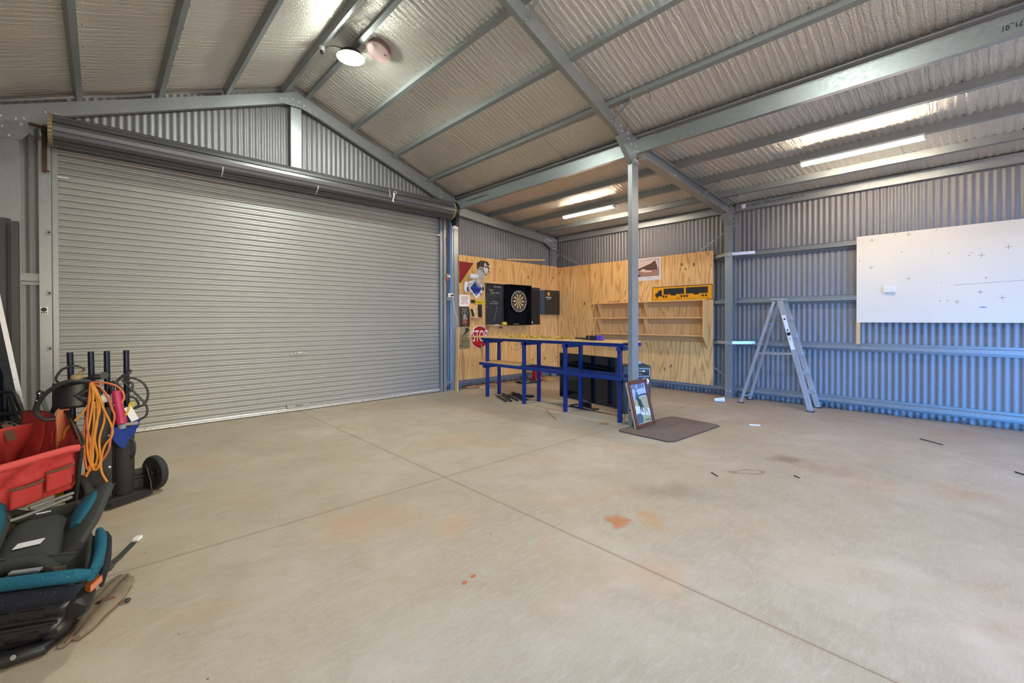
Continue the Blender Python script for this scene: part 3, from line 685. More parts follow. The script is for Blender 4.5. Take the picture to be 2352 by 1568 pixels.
# left door post with brackets, remote
mb = MB().box(-.49, -.395, 7.16, 7.25, 0, 3.40)
for z in (3.07, 2.39, 1.71, 1.09): mb.box(-.435, -.398, 7.150, 7.160, z-.028, z+.028, 2)
bolts([(-.412, 7.150, z) for z in (3.07, 2.39, 1.71, 1.09)], (0, -1, 0), .008, mb=mb)
post = tag(mb.build('door_post', ['galv', 'ink', 'galv_dark']), 'galvanised box post left of the roller door', 'post')
rm = thing('door_remote', (-.455, 7.155, 1.47), 'white wall remote with a black round button on the left door post', 'remote')
MB().box(-.49, -.425, 7.148, 7.159, 1.47, 1.555).build('case', 'white', parent=rm, bevel=.006)
MB().lathe([(.024, 0), (.022, .006)], (-.457, 7.148, 1.525), (0, -1, 0), 20).build('button', 'ink', parent=rm)
mb = MB()
for k in range(3): mb.box(-.479+.017*k, -.467+.017*k, 7.144, 7.149, 1.483, 1.495)
mb.build('small_buttons', 'ink', parent=rm)
# right side: post, control box, outlet, cables
mb = MB().box(4.885, 4.945, 7.17, 7.25, 0, 3.40); tag(mb.build('door_post', 'galv'), 'narrow galvanised post right of the roller door', 'post')
cb = thing('isolator_switch', (4.965, 7.16, 2.21), 'small grey isolator box with a red tag on the post right of the roller door', 'switch')
MB().box(4.93, 4.99, 7.13, 7.17, 2.21, 2.30).build('case', 'tincream', parent=cb, bevel=.004); MB().lathe([(.022, 0), (.022, .03)], (4.975, 7.13, 2.245), (0, -1, 0), 14).build('knob', 'white', parent=cb)
MB().box(4.935, 4.985, 7.14, 7.155, 2.165, 2.205).build('red_tag', 'redplas', parent=cb)
ol = thing('power_outlet', (5.03, 7.15, 1.84), 'white double power outlet between door rail and end column', 'outlet')
MB().box(4.97, 5.09, 7.12, 7.16, 1.84, 1.92).build('plate', 'white', parent=ol, bevel=.004); MB().tube([(5.03, 7.12, 1.875), (5.03, 7.07, 1.875)], .018, 12).build('plug', 'black', parent=ol)
MB().box(4.95, 5.10, 7.16, 7.17, 1.78, 1.84).build('bracket', 'galv', parent=ol)
tag(MB().tube(smooth_path([(5.03, 7.07, 1.87), (5.05, 7.06, 1.93), (5.07, 7.08, 2.2), (5.075, 7.1, 2.6), (5.07, 7.1, 3.0), (5.06, 7.08, 3.18)]), .005, 6).build('power_cable', 'cable'), 'thin black cable running from the outlet up to the door motor', 'cable')
MB().tube(smooth_path([(5.06, 7.12, 1.86), (5.08, 7.09, 1.6), (5.14, 7.08, 1.42), (5.16, 7.09, 1.30)]), .004, 6).build('white_cord', 'white', parent=ol)
tag(MB().tube(smooth_path([(4.925, 7.15, 3.0), (4.93, 7.14, 2.7), (4.95, 7.13, 2.5), (4.955, 7.13, 2.30)]), .004, 6).build('control_cable', 'cable'), 'thin cable dropping to the isolator box beside the roller door', 'cable')

# ------------------------------------------------------------------ plywood lining
for i, (a, b) in enumerate(((5.262, 6.45), (6.454, 7.64), (7.644, 8.243))):
    o = MB().box(a, b, 7.185, 7.2, .18, 2.70+(.0 if i else .004)).build('plywood_sheet', 'plyX', origin=(a, 7.2, .18), bevel=.001)
    tag(o, ['plywood sheet behind the signs and stop sign on the end wall', 'plywood sheet behind the dartboard cabinet', 'narrow plywood sheet in the corner behind the black poster'][i], 'plywood', 'plywood lining sheets')
for i, (a, b) in enumerate(((3.40, 4.64), (4.644, 5.88), (5.884, 7.184))):
    o = MB().box(8.247, 8.262, a, b, .175, 2.665+.003*i).build('plywood_sheet', 'plyY', origin=(8.26, a, .175), bevel=.001)
    tag(o, ['plywood sheet behind the yellow truck sign on the side wall', 'plywood sheet behind the sepia poster on the side wall', 'plywood sheet with a pencilled face, in the corner of the side wall'][i], 'plywood', 'plywood lining sheets')
    if i == 2:
        mb = MB()
        for pts in ([(6.78, 1.40), (6.84, 1.30), (6.80, 1.14), (6.66, 1.02), (6.58, .96)], [(6.78, 1.40), (6.62, 1.44), (6.50, 1.40), (6.52, 1.25), (6.58, 1.1), (6.60, .96)], [(6.72, 1.32), (6.66, 1.36), (6.60, 1.30), (6.66, 1.24)], [(6.72, 1.2), (6.64, 1.22), (6.60, 1.14), (6.68, 1.1)]):
            mb.tube(smooth_path([(8.2465, y, z) for y, z in pts]), .0022, 4)
        mb.build('pencil_drawing', 'stick', parent=o)
eo = [o for o in C.objects if o.get('label') == 'plywood sheet behind the dartboard cabinet'][0]
mb = MB()
for pts in ([(6.62, 1.06), (6.66, 1.18), (6.76, 1.20), (6.82, 1.10), (6.80, 1.0)], [(6.95, 1.02), (7.02, 1.16), (7.12, 1.22), (7.14, 1.12), (7.05, 1.02)], [(6.66, .90), (6.68, .78), (6.80, .72), (6.95, .74), (7.02, .86), (7.00, .95)], [(6.74, .92), (6.80, .84), (6.90, .86), (6.94, .94)], [(6.80, .80), (6.86, .84), (6.92, .79)]):
    mb.tube(smooth_path([(x, 7.1845, z) for x, z in pts]), .0022, 4)
mb.build('pencil_drawing', 'stick', parent=eo)

# ------------------------------------------------------------------ things on the end wall (plywood face Y=7.185)
YW = 7.184
def panel(name, x0, x1, z0, z1, mat, label, cat, t=.006, y=YW):
    o = MB().box(x0, x1, y-t, y, z0, z1).build(name, mat, bevel=.0015); return tag(o, label, cat)
o = tag(MB().prism([(5.265, 2.575), (5.62, 2.565), (5.635, 2.545), (5.31, 2.15), (5.265, 2.14)], (0, YW-.004, 0), (1, 0, 0), (0, 0, 1), (0, .004, 0)).build('pennant', 'flagred'), 'dark red pennant flag with yellow edge pinned behind the wall fan', 'flag')
MB().bar((5.635, YW-.003, 2.55), (5.31, YW-.003, 2.14), .006, .022, (0, 0, 1)).build('yellow_edge', 'yellow', parent=o, label='mustard yellow edge')
# plaque with skull
pq = thing('shield_plaque', (5.875, YW, 2.33), 'dark brown wooden shield plaque with a white bird skull and bones', 'plaque')
sh = [(5.76, 2.60), (5.81, 2.635), (5.98, 2.625), (6.03, 2.57), (6.02, 2.42), (5.94, 2.33), (5.84, 2.33), (5.76, 2.43)]
MB().prism(sh, (0, YW-.035, 0), (1, 0, 0), (0, 0, 1), (0, .03, 0)).build('board', 'plaque', parent=pq, bevel=.006)
MB().prism([(5.72, 2.58), (5.745, 2.60), (5.745, 2.44), (5.72, 2.47)], (0, YW-.03, 0), (1, 0, 0), (0, 0, 1), (0, .029, 0)).build('board_rim', 'plaque', parent=pq)
mb = MB().ell((5.915, YW-.065, 2.44), (.055, .035, .05), 14, 10).ell((5.925, YW-.06, 2.395), (.03, .025, .04), 12, 8).ell((5.875, YW-.06, 2.47), (.022, .02, .018), 10, 8)
mb.ell((5.90, YW-.055, 2.55), (.022, .02, .035), 10, 8)
mb.tube([(5.88, YW-.05, 2.52), (5.862, YW-.06, 2.48)], .007, 6).tube([(5.92, YW-.05, 2.53), (6.02, YW-.10, 2.515)], .006, 6)
for k in range(8): mb.tube([(5.94+.022*k, YW-.06-.014*k, 2.525), (5.945+.022*k, YW-.06-.014*k, 2.495)], .003, 5)
mb.build('skull', 'bone', parent=pq)
MB().ell((5.895, YW-.093, 2.452), (.009, .006, .009), 10, 8).build('eye_socket', 'ink', parent=pq)
# wall fan
fn = thing('wall_fan', (5.40, YW, 1.95), 'white wall-mounted fan with wire cage turned to the right, over the red pennant', 'fan')
MB().ell((5.395, 7.13, 2.06), (.042, .045, .115), 18, 14, p=.8).build('wall_base', 'white', parent=fn, smooth=True)
MB().box(5.385, 5.415, 7.07, 7.09, 1.975, 2.06).build('control_panel', 'ink', parent=fn, bevel=.004)
mb = MB().tube(smooth_path([(5.41, 7.10, 2.13), (5.45, 7.06, 2.16), (5.49, 7.02, 2.18), (5.49, 7.0, 2.24)]), .018, 10); mb.build('arm', 'white', parent=fn, smooth=True)
ax = V((.93, -.32, -.06)).normalized(); fc = V((5.60, 6.955, 2.262))
MB().lathe([(.03, -.20), (.052, -.19), (.056, -.05), (.045, -.03)], fc, ax, 24).build('motor_housing', 'white', parent=fn, smooth=True)
a_ = ax.orthogonal().normalized(); b_ = ax.cross(a_); mb = MB()
RF = .205
for rr2, hh in ((RF, 0), (RF, .045), (RF*.75, .07), (RF*.75, -.035), (RF*.5, .08), (RF*.5, -.04), (.05, .085)):
    mb.tube([fc+ax*hh+(a_*math.cos(t)+b_*math.sin(t))*rr2 for t in (2*math.pi*k/36 for k in range(36))], .0022, 5, closed=True)
for k in range(44):
    t = 2*math.pi*k/44; d = a_*math.cos(t)+b_*math.sin(t)
    mb.tube([fc+d*.05+ax*.085, fc+d*RF*.5+ax*.08, fc+d*RF*.8+ax*.065, fc+d*RF+ax*.03, fc+d*RF+ax*.0, fc+d*RF*.75-ax*.035, fc+d*.05-ax*.042], .0013, 4)
mb.build('cage', 'offwhite', parent=fn)
mb = MB()
for k in range(3):
    t0 = 2*math.pi*k/3
    def bl(u, v, t0=t0):
        r = .03+(.145)*u; t = t0+(v-.5)*(1.3-.3*u); return fc+(a_*math.cos(t)+b_*math.sin(t))*r+ax*(.012+.03*(v-.5)*(.6+u))
    mb.grid(bl, 6, 6)
mb.lathe([(.032, -.02), (.03, .035), (.01, .045)], fc, ax, 16); mb.build('blades', 'offwhite', parent=fn, solid=.002)
# blue diamond sign
dm = thing('diamond_placard', (5.69, YW, 1.84), 'blue diamond placard in a white hinged frame beneath the wall fan', 'sign')
c = V((5.69, YW, 2.05)); R_ = .225
mb = MB().prism([(c.x-R_, c.z), (c.x, c.z-R_), (c.x+R_, c.z), (c.x, c.z+R_)], (0, YW-.012, 0), (1, 0, 0), (0, 0, 1), (0, .011, 0)); mb.build('frame', 'offwhite', parent=dm)
R2 = .158; MB().prism([(c.x-R2, c.z), (c.x, c.z-R2), (c.x+R2, c.z), (c.x, c.z+R2)], (0, YW-.016, 0), (1, 0, 0), (0, 0, 1), (0, .003, 0)).build('blue_face', 'signblue', parent=dm)
MB().prism([(c.x-R2+.02, c.z-.01), (c.x-.075, c.z-.075), (c.x+.075, c.z-.075), (c.x+R2-.02, c.z-.01)], (0, YW-.018, 0), (1, 0, 0), (0, 0, 1), (0, .002, 0)).build('dark_band', 'signblue2', parent=dm)
text('3', .075, (c.x, YW-.018, c.z+.055), EW, 'signblue2', dm); text('3', .05, (c.x, YW-.018, c.z-.115), EW, 'signwhite', dm)
mb = MB()
for sx, sz in ((1, 1), (1, -1), (-1, -1)):
    mb.bar((c.x+sx*.085, YW-.02, c.z+sz*.085), (c.x+sx*.14, YW-.02, c.z+sz*.14), .006, .028, (0, -1, 0))
mb.build('frame_clips', 'galv_dark', parent=dm)
for sx, sz in ((1, 1), (1, -1), (-1, -1)):
    MB().bar((c.x+sx*(R_-.03), YW-.015, c.z+sz*.03), (c.x+sx*.03, YW-.015, c.z+sz*(R_-.03)), .004, .022, (0, -1, 0)).build('frame_strip', 'signwhite', parent=dm)
# danger sign
dg = panel('danger_sign', 5.265, 5.525, 1.67, 1.905, 'signwhite', 'white sign with red stencilled lettering warning of a firearms range', 'sign')
for k, s in enumerate(('DANGER', 'FIREARMS', 'RANGE', 'KEEP OUT')): text(s, .046, (5.395, YW-.0065, 1.855-.041*k), EW, 'redink', dg, sx=.92)
# dark print
lp = panel('tin_poster', 5.265, 5.528, 1.257, 1.664, 'tindark', 'dark olive tin poster with a grey figure over a red block', 'poster')
text('Royal', .062, (5.395, YW-.0065, 1.62), EW, 'tingrey', lp); text('Enfield', .045, (5.395, YW-.0065, 1.572), EW, 'tingrey', lp)
mb = MB().ell((5.40, YW-.006, 1.47), (.045, .002, .05), 14, 8).ell((5.41, YW-.006, 1.42), (.055, .002, .035), 14, 8).ell((5.335, YW-.006, 1.535), (.02, .002, .008)).ell((5.465, YW-.006, 1.535), (.02, .002, .008)).ell((5.40, YW-.006, 1.55), (.01, .002, .01)); mb.build('grey_figure', 'tingrey', parent=lp)
rb = MB().box(5.345, 5.455, YW-.008, YW-.006, 1.31, 1.405).build('red_block', 'tinred', parent=lp); text('ME', .06, (5.395, YW-.0085, 1.36), EW, 'tingrey', rb); text('&', .05, (5.42, YW-.0065, 1.285), EW, 'tingrey', lp)
# castrol
cs = panel('oil_company_sign', 5.265, 5.528, .815, 1.252, 'tincream', 'olive tin motor-oil sign with black lettering left of the stop sign', 'sign')
text('CASTROL', .047, (5.40, YW-.0065, .965), EW, 'ink', cs, sx=1.0); text('MOTOR OIL', .026, (5.42, YW-.0065, .925), EW, 'ink', cs, shear=.3, rot=.08)
mb = MB()
for k in range(12): mb.ell((5.345+.012*k, YW-.007, 1.065+.012*k), (.010+.0022*k, .002, .008+.002*k), 8, 6)
mb.ell((5.45, YW-.007, 1.19), (.045, .002, .05), 14, 8); mb.bar((5.345, YW-.007, .83), (5.345, YW-.007, 1.06), .002, .004, (1, 0, 0)); mb.lathe([(.018, 0), (.018, .002)], (5.30, YW-.006, .878), (0, -1, 0), 12); mb.build('printed_emblem', 'tindark', parent=cs)
mb = MB()
for k in range(6): mb.box(5.375, 5.51, YW-.0075, YW-.006, .83+.012*k, .834+.012*k)
for k in range(4): mb.box(5.40, 5.48, YW-.0075, YW-.006, 1.01+.022*k, 1.017+.022*k)
mb.build('small_print', 'tindark', parent=cs)
# stop sign
st = thing('stop_sign', (5.785, YW, .80), 'round red stop sign with white letters leaning behind the workbench end', 'sign')
cy_, sz_ = YW-.01, .238
MB().lathe([(sz_, 0), (sz_, .008)], (5.785, YW-.002, 1.037), (0, -1, 0), 48).build('white_rim', 'signwhite', parent=st)
MB().lathe([(sz_-.012, 0), (sz_-.012, .004)], (5.785, YW-.009, 1.037), (0, -1, 0), 48).build('red_face', 'signred', parent=st)
text('STOP', .335, (5.782, YW-.0145, 1.05), EW, 'signwhite', st, sx=.50, ext=.0015)
# hacksaw / strap below stop sign
tag(MB().tube(smooth_path([(5.80, 7.15, .88), (5.81, 7.14, .80), (5.82, 7.13, .68), (5.835, 7.14, .53)]), [.016, .016, .016, .015, .015, .014, .014, .013, .012, .012, .01, .01, .009, .008, .007, .006, .005, .004, .003], 6).build('leather_strap', 'timber_old'), 'thin brown strap hanging over the bottom of the stop sign', 'strap')
ye = panel('yellow_sign', 5.645, 5.935, 1.72, 1.81, 'yellow', 'small yellow sign with faint black writing right of the danger sign', 'sign', y=YW-.0125); text('EMERGENCY STOP', .034, (5.79, YW-.019, 1.765), EW, 'ink', ye, sx=.9); text('OIL AGE', .018, (5.79, YW-.019, 1.735), EW, 'ink', ye)
o = panel('small_dark_box', 5.56, 5.645, 1.745, 1.81, 'blackboard2', 'small dark box fixed beside the yellow sign', 'box', .03)
# hanging rack
rk = thing('wooden_rack', (5.62, YW, 1.41), 'small homemade plywood rack with clips below the yellow sign', 'rack')
MB().prism([(5.49, 1.70), (5.72, 1.715), (5.79, 1.43), (5.555, 1.41)], (0, YW-.016, 0), (1, 0, 0), (0, 0, 1), (0, .015, 0)).build('backboard', 'timber', parent=rk)
MB().box(5.55, 5.79, 7.08, 7.168, 1.41, 1.435).build('ledge', 'timber_old', parent=rk)
MB().obox((5.575, 7.15, 1.545), (.020, 0, 0), (0, .012, 0), (-.022, 0, .075)).build('dark_block', 'blackboard2', parent=rk)
mb = MB().box(5.735, 5.795, 7.12, 7.168, 1.45, 1.71); mb.tube([(5.735, 7.12, 1.63), (5.69, 7.12, 1.63), (5.69, 7.12, 1.60), (5.735, 7.12, 1.60)], .006, 6).tube([(5.80, 7.12, 1.54), (5.71, 7.12, 1.53)], .008, 6).tube([(5.80, 7.12, 1.50), (5.72, 7.12, 1.505)], .006, 6); mb.build('black_holster', 'black', parent=rk)
tag(MB().ell((5.69, 7.125, 1.442), (.05, .03, .009), 14, 8).build('soap_block', 'white'), 'white scrap lying on the ledge of the wooden rack', 'scrap')
tag(MB().box(5.625, 5.65, 7.150, 7.166, 1.54, 1.59).build('white_tag', 'white'), 'small white tag clipped to the wooden rack', 'tag')
# chalkboard, dart cabinet, score board
ch = panel('chalkboard', 5.945, 6.455, 1.295, 2.165, 'chalkboard', 'black chalkboard with chalk handwriting left of the dartboard', 'chalkboard', .014)
ycb = YW-.0145
text('Sou Dom', .055, (6.27, ycb, 2.11), EW, 'chalk', ch, 'chalk_writing', .0003, shear=.2)
text('Dom', .05, (6.10, ycb, 2.03), EW, 'chalk', ch, 'chalk_writing', .0003, shear=.2); text('Thirsty  Merv', .045, (6.20, ycb, 1.975), EW, 'chalk', ch, 'chalk_writing', .0003, shear=.3)
text('shot blow me', .032, (6.19, ycb, 1.785), EW, 'chalk', ch, 'chalk_writing', .0003, shear=.3); text('Shots no night balls', .032, (6.18, ycb, 1.745), EW, 'chalk', ch, 'chalk_writing', .0003, shear=.3)
mb = MB(); 
for pts in ([(6.07, 1.95), (6.22, 1.885), (6.07, 1.855), (6.22, 1.80)],): mb.tube([(x, ycb, z) for x, z in pts], .0018, 4)
for k in range(7): mb.tube(smooth_path([(6.24-.01*k, ycb, 1.68-.045*k), (6.27-.012*k, ycb, 1.665-.045*k), (6.25-.012*k, ycb, 1.65-.045*k)], 3), .002, 4)
mb.build('chalk_marks', 'chalk', parent=ch)
dc = thing('dartboard_cabinet', (6.87, YW, 1.285), 'open black cabinet box framing the dartboard', 'cabinet')
MB().box(6.472, 7.145, YW-.014, YW-.001, 1.29, 2.165).build('back_panel', 'felt', parent=dc)
MB().box(6.458, 7.165, 7.01, YW-.001, 1.278, 1.290).build('bottom_panel', 'felt', parent=dc); MB().box(6.458, 7.165, 7.01, YW-.001, 2.153, 2.166).build('top_panel', 'felt', parent=dc)
MB().box(6.458, 6.471, 7.01, YW-.001, 1.290, 2.153).build('side_panel', 'felt', parent=dc); MB().box(7.146, 7.16, 7.01, YW-.001, 1.290, 2.153).build('side_panel', 'felt', parent=dc)
MB().box(7.166, 7.314, YW-.012, YW-.001, 1.285, 2.15).build('open_door', 'felt', parent=dc)
sc = panel('scoreboard', 7.315, 7.605, 1.285, 2.145, 'blackboard2', 'dark gridded scoreboard panel right of the dartboard', 'scoreboard', .014)
mb = MB()
for k in range(5): mb.box(7.345+.055*k, 7.347+.055*k, YW-.0155, YW-.014, 1.30, 2.08)
for k in range(20): mb.box(7.33, 7.59, YW-.0155, YW-.014, 1.32+.04*k, 1.3215+.04*k)
mb.build('grid_lines', 'tindark', parent=sc)
for k in range(4): text('3456'[k], .04, (7.36+.065*k, YW-.0155, 2.105), EW, 'tingrey', sc)
tag(MB().box(7.325, 7.342, 7.15, 7.166, 1.31, 1.36).build('chalk_stick', 'white'), 'white chalk stick standing at the foot of the scoreboard', 'chalk')
db = thing('dartboard', (6.845, 7.15, 1.57), 'round dartboard with white number ring inside the black cabinet', 'dartboard')
bc = V((6.845, 7.10, 1.808)); RB = .238
MB().lathe([(RB-.01, 0), (RB, .005), (RB, .035), (RB-.008, .04)], bc+V((0, .04, 0)), (0, -1, 0), 48).build('board', 'ink', parent=db)
y1 = bc.y-.001
def seg(mbs, r0, r1, k, y, mi):
    a0 = math.radians(18*k-9); a1 = math.radians(18*k+9); q = []
    for r, t in ((r0, a0), (r0, (a0+a1)/2), (r0, a1), (r1, a1), (r1, (a0+a1)/2), (r1, a0)): q.append((bc.x+r*math.sin(t), y, bc.z+r*math.cos(t)))
    mbs.add(q, [(0, 1, 4, 5), (1, 2, 3, 4)], mi)
mb = MB()
for k in range(20):
    e = k % 2
    seg(mb, .012, .098, k, y1, 0 if e else 1); seg(mb, .098, .106, k, y1, 2 if e == 0 else 3); seg(mb, .106, .162, k, y1, 0 if e else 1); seg(mb, .162, .172, k, y1, 2 if e == 0 else 3)
mb.build('scoring_segments', ['dcream', 'dblack', 'dred', 'dgreen'], parent=db)
MB().lathe([(.014, 0), (.014, .001)], (bc.x, y1, bc.z), (0, -1, 0), 16).build('bullseye', 'dgreen', parent=db)
mb = MB().tube([(bc.x+(RB-.006)*math.cos(t), y1-.002, bc.z+(RB-.006)*math.sin(t)) for t in (2*math.pi*k/60 for k in range(60))], .004, 6, closed=True); mb.build('number_ring', 'signwhite', parent=db)
for k, num in enumerate((20, 1, 18, 4, 13, 6, 10, 15, 2, 17, 3, 19, 7, 16, 8, 11, 14, 9, 12, 5)):
    t = math.radians(18*k); text(str(num), .038, (bc.x+.201*math.sin(t), y1-.001, bc.z+.201*math.cos(t)), EW, 'signwhite', db, 'number', .0008)
# chalk dust marks in the cabinet bottom
tag(MB().ell((6.76, 7.10, 1.302), (.10, .03, .006), 14, 8).build('chalk_dust', 'chalk'), 'smear of chalk dust on the cabinet floor under the dartboard', 'chalk dust', kind='stuff')
# ledges
tag(MB().box(5.86, 6.46, 7.11, YW-.001, 2.17, 2.205).build('timber_ledge', 'timber'), 'pine batten ledge above the chalkboard', 'ledge')
lg = tag(MB().box(5.96, 6.50, 7.06, YW-.001, 1.255, 1.28).build('chalk_ledge', 'timber_old'), 'timber ledge under the chalkboard holding chalk and a yellow tub', 'ledge')
MB().box(5.95, 6.0, 7.10, YW-.001, 1.20, 1.255).box(6.34, 6.37, 7.10, YW-.001, 1.21, 1.255).build('brackets', 'timber_old', parent=lg)
tag(MB().box(6.12, 6.26, 7.09, 7.115, 1.281, 1.294).build('chalk_stick', 'white'), 'long white chalk stick lying on the ledge under the chalkboard', 'chalk')
yt = thing('yellow_tub', (6.415, 7.11, 1.28), 'bright yellow tub with dart flights at the right end of the chalk ledge', 'tub')
MB().lathe([(.045, 0), (.062, .008), (.066, .05), (.062, .062)], (6.415, 7.11, 1.28), (0, 0, 1), 20).build('bowl', 'yellow', parent=yt, smooth=True)
MB().ell((6.49, 7.10, 1.31), (.02, .015, .02), 10, 8).build('handle', 'yellow', parent=yt)
MB().ell((6.41, 7.11, 1.345), (.045, .04, .015), 12, 8).build('contents', 'timber_old', parent=yt)
tag(MB().box(5.945-.09, 5.945-.045, YW-.012, YW-.001, 1.30, 2.16).build('timber_batten', 'timber'), 'narrow pine batten down the left edge of the chalkboard', 'batten')
# poster box with logo
bx = thing('black_poster_box', (7.99, YW, 1.52), 'black box sign with an amber oval logo right of the scoreboard', 'sign')
MB().box(7.71, 8.232, 7.10, 7.112, 1.52, 2.10).build('front_face', 'tindark', parent=bx); MB().prism([(7.61, YW-.002), (7.715, 7.108), (7.70, 7.10), (7.60, YW-.002)], (0, 0, 1.522), (1, 0, 0), (0, 1, 0), (0, 0, .57)).build('left_side', 'ink', parent=bx)
MB().box(7.715, 8.23, 7.112, YW-.002, 1.522, 2.098).build('box_body', 'ink', parent=bx)
MB().ell((7.835, 7.098, 2.01), (.045, .003, .05), 20, 10).build('amber_oval', 'amber', parent=bx); text('B', .05, (7.835, 7.0945, 2.01), EW, 'signwhite', bx); text('BUNDABERG', .040, (7.835, 7.098, 1.925), EW, 'signwhite', bx, sx=.85)
MB().box(7.78, 7.89, 7.097, 7.1, 1.885, 1.893).build('underline', 'signwhite', parent=bx)
# timber stick poking from behind plywood and leaning batten
tag(MB().bar((6.60, 7.26, 2.735), (7.66, 7.08, 2.80), .045, .03).build('timber_batten', 'timber'), 'pine batten jutting from behind the plywood top above the dartboard', 'batten')
tag(MB().tube(smooth_path([(7.58, 7.12, 2.76), (7.575, 7.12, 2.55), (7.58, 7.12, 2.42), (7.60, 7.12, 2.40), (7.61, 7.12, 2.43), (7.60, 7.12, 2.6), (7.61, 7.12, 2.78)]), .0025, 5).build('hanging_wire', 'rustpipe'), 'looped wire hanging from the jutting pine batten', 'wire')
tag(MB().bar((5.10, 7.05, 0.0), (5.18, 7.11, 1.255), .022, .075, (0, -1, 0)).build('timber_batten', 'timber'), 'pine batten leaning upright against the end column', 'batten')
tag(MB().bar((5.40, 7.13, .03), (6.15, 7.10, .03), .07, .045).build('timber_offcut', 'timber_old'), 'long weathered timber offcut on the floor along the end wall', 'timber')
tag(MB().bar((5.62, 7.00, .022), (5.74, 6.97, .022), .05, .04).build('timber_offcut', 'timber'), 'short timber block on the floor in front of the long offcut', 'timber')
tag(MB().bar((6.1, 7.14, .018), (7.0, 7.14, .018), .05, .03).build('timber_offcut', 'timber_old'), 'thin timber strip on the floor below the dartboard', 'timber')
# red display box, keyboard, sack
rbx = thing('red_display_box', (7.18, 6.82, 0), 'tall red cardboard box with white print in the corner behind the workbench', 'box')
MB().box(7.06, 7.28, 6.80, 6.90, 0, .38).build('carton', 'shadowbox', parent=rbx, bevel=.004)
mb = MB().ell((7.12, 6.798, .06), (.022, .002, .035)).ell((7.22, 6.798, .05), (.018, .002, .03)).ell((7.24, 6.798, .10), (.015, .002, .015)).box(7.10, 7.16, 6.796, 6.8, .33, .345).ell((7.235, 6.798, .33), (.022, .002, .02)); mb.build('white_print', 'signwhite', parent=rbx)
kb = thing('keyboard_tray', (6.95, 6.95, .10), 'flat black electronic keyboard-like unit lying near the red box', 'tray')
MB().prism([(6.62, 6.98), (6.66, 6.84), (7.05, 6.72), (7.34, 6.90), (7.06, 7.02)], (0, 0, .02), (1, 0, 0), (0, 1, 0), (0, 0, .035)).build('body', 'black', parent=kb, bevel=.005)
mb = MB()
for k in range(5): mb.box(6.74+.045*k, 6.775+.045*k, 6.93-.008*k, 6.955-.008*k, .056, .060)
mb.bar((6.69, 6.826, .04), (6.86, 6.775, .04), .004, .018).bar((7.1, 6.745, .04), (7.2, 6.81, .04), .004, .014); mb.build('keys', 'tingrey', parent=kb)
sk = MB()
def sackf(u, v):
    x = 7.42+.36*u; y = 6.72+.36*v; return (x, y, max(.003, .075*math.sin(math.pi*u)**.6*math.sin(math.pi*v)**.6*(1+.5*noise.noise((x*9, y*9, 0)))))
sk.grid(sackf, 14, 14); tag(sk.build('crumpled_sack', 'cardboard', smooth=True, solid=.004), 'crumpled brown sack on the floor beside the red box', 'sack')

# ------------------------------------------------------------------ things on the side wall (plywood face X=8.247)
XW = 8.246
def wpanel(name, y0, y1, z0, z1, mat, label, cat, t=.006):
    return tag(MB().box(XW-t, XW, y0, y1, z0, z1).build(name, mat, bevel=.0015), label, cat)
ts = wpanel('truck_length_sign', 3.41, 4.615, 1.762, 2.05, 'signyellow', 'yellow long-vehicle sign with a black road train above the shelves', 'sign', .004)
xs = XW-.0045
mb = MB()
def rq(y0, y1, z0, z1): mb.box(xs-.001, xs, min(y0, y1), max(y0, y1), z0, z1)
for a in ((3.41, 4.615, 2.038, 2.05), (3.41, 4.615, 1.762, 1.772), (4.605, 4.615, 1.762, 2.05), (3.41, 3.42, 1.762, 2.05)): rq(*a)
mb.build('border', 'ink', parent=ts); mb = MB()
S_ = lambda t: 4.615-1.205*t          # 0..1 across the sign, left to right as seen
def box2(u0, u1, v0, v1): rq(S_(u0), S_(u1), 1.762+.288*v0, 1.762+.288*v1)
box2(.20, .55, .45, .86); box2(.58, .93, .45, .86)
mb.prism([(S_(.32), 1.762+.288*.46), (S_(.42), 1.762+.288*.46), (S_(.41), 1.762+.288*.36), (S_(.33), 1.762+.288*.36)], (xs-.001, 0, 0), (0, 1, 0), (0, 0, 1), (.001, 0, 0))
mb.prism([(S_(.70), 1.762+.288*.46), (S_(.80), 1.762+.288*.46), (S_(.785), 1.762+.288*.37), (S_(.71), 1.762+.288*.37)], (xs-.001, 0, 0), (0, 1, 0), (0, 0, 1), (.001, 0, 0))
mb.prism([(S_(u), 1.762+.288*v) for u, v in ((.05, .34), (.05, .55), (.085, .58), (.115, .76), (.17, .76), (.17, .40), (.20, .40), (.20, .34))], (xs-.001, 0, 0), (0, 1, 0), (0, 0, 1), (.001, 0, 0))
for u in (.085, .20, .247, .51, .555, .60, .85, .90): mb.lathe([(.021, 0), (.021, .001)], (xs, S_(u), 1.762+.288*.29), (-1, 0, 0), 20)
for u0, u1, v in ((.17, .29, .38), (.47, .64, .37), (.82, .94, .40)): box2(u0, u1, v, v+.02)
box2(.06, .37, .125, .135); box2(.55, .935, .125, .135)
for u, d in ((.05, 1), (.945, -1)): mb.prism([(S_(u), 1.762+.288*.13), (S_(u+d*.02), 1.762+.288*.17), (S_(u+d*.02), 1.762+.288*.09)], (xs-.001, 0, 0), (0, 1, 0), (0, 0, 1), (.001, 0, 0))
mb.build('road_train', 'ink', parent=ts)
text('23', .062, (xs, S_(.445), 1.762+.288*.15), RW, 'ink', ts, sx=1.1); text('M', .038, (xs, S_(.50), 1.762+.288*.13), RW, 'ink', ts)
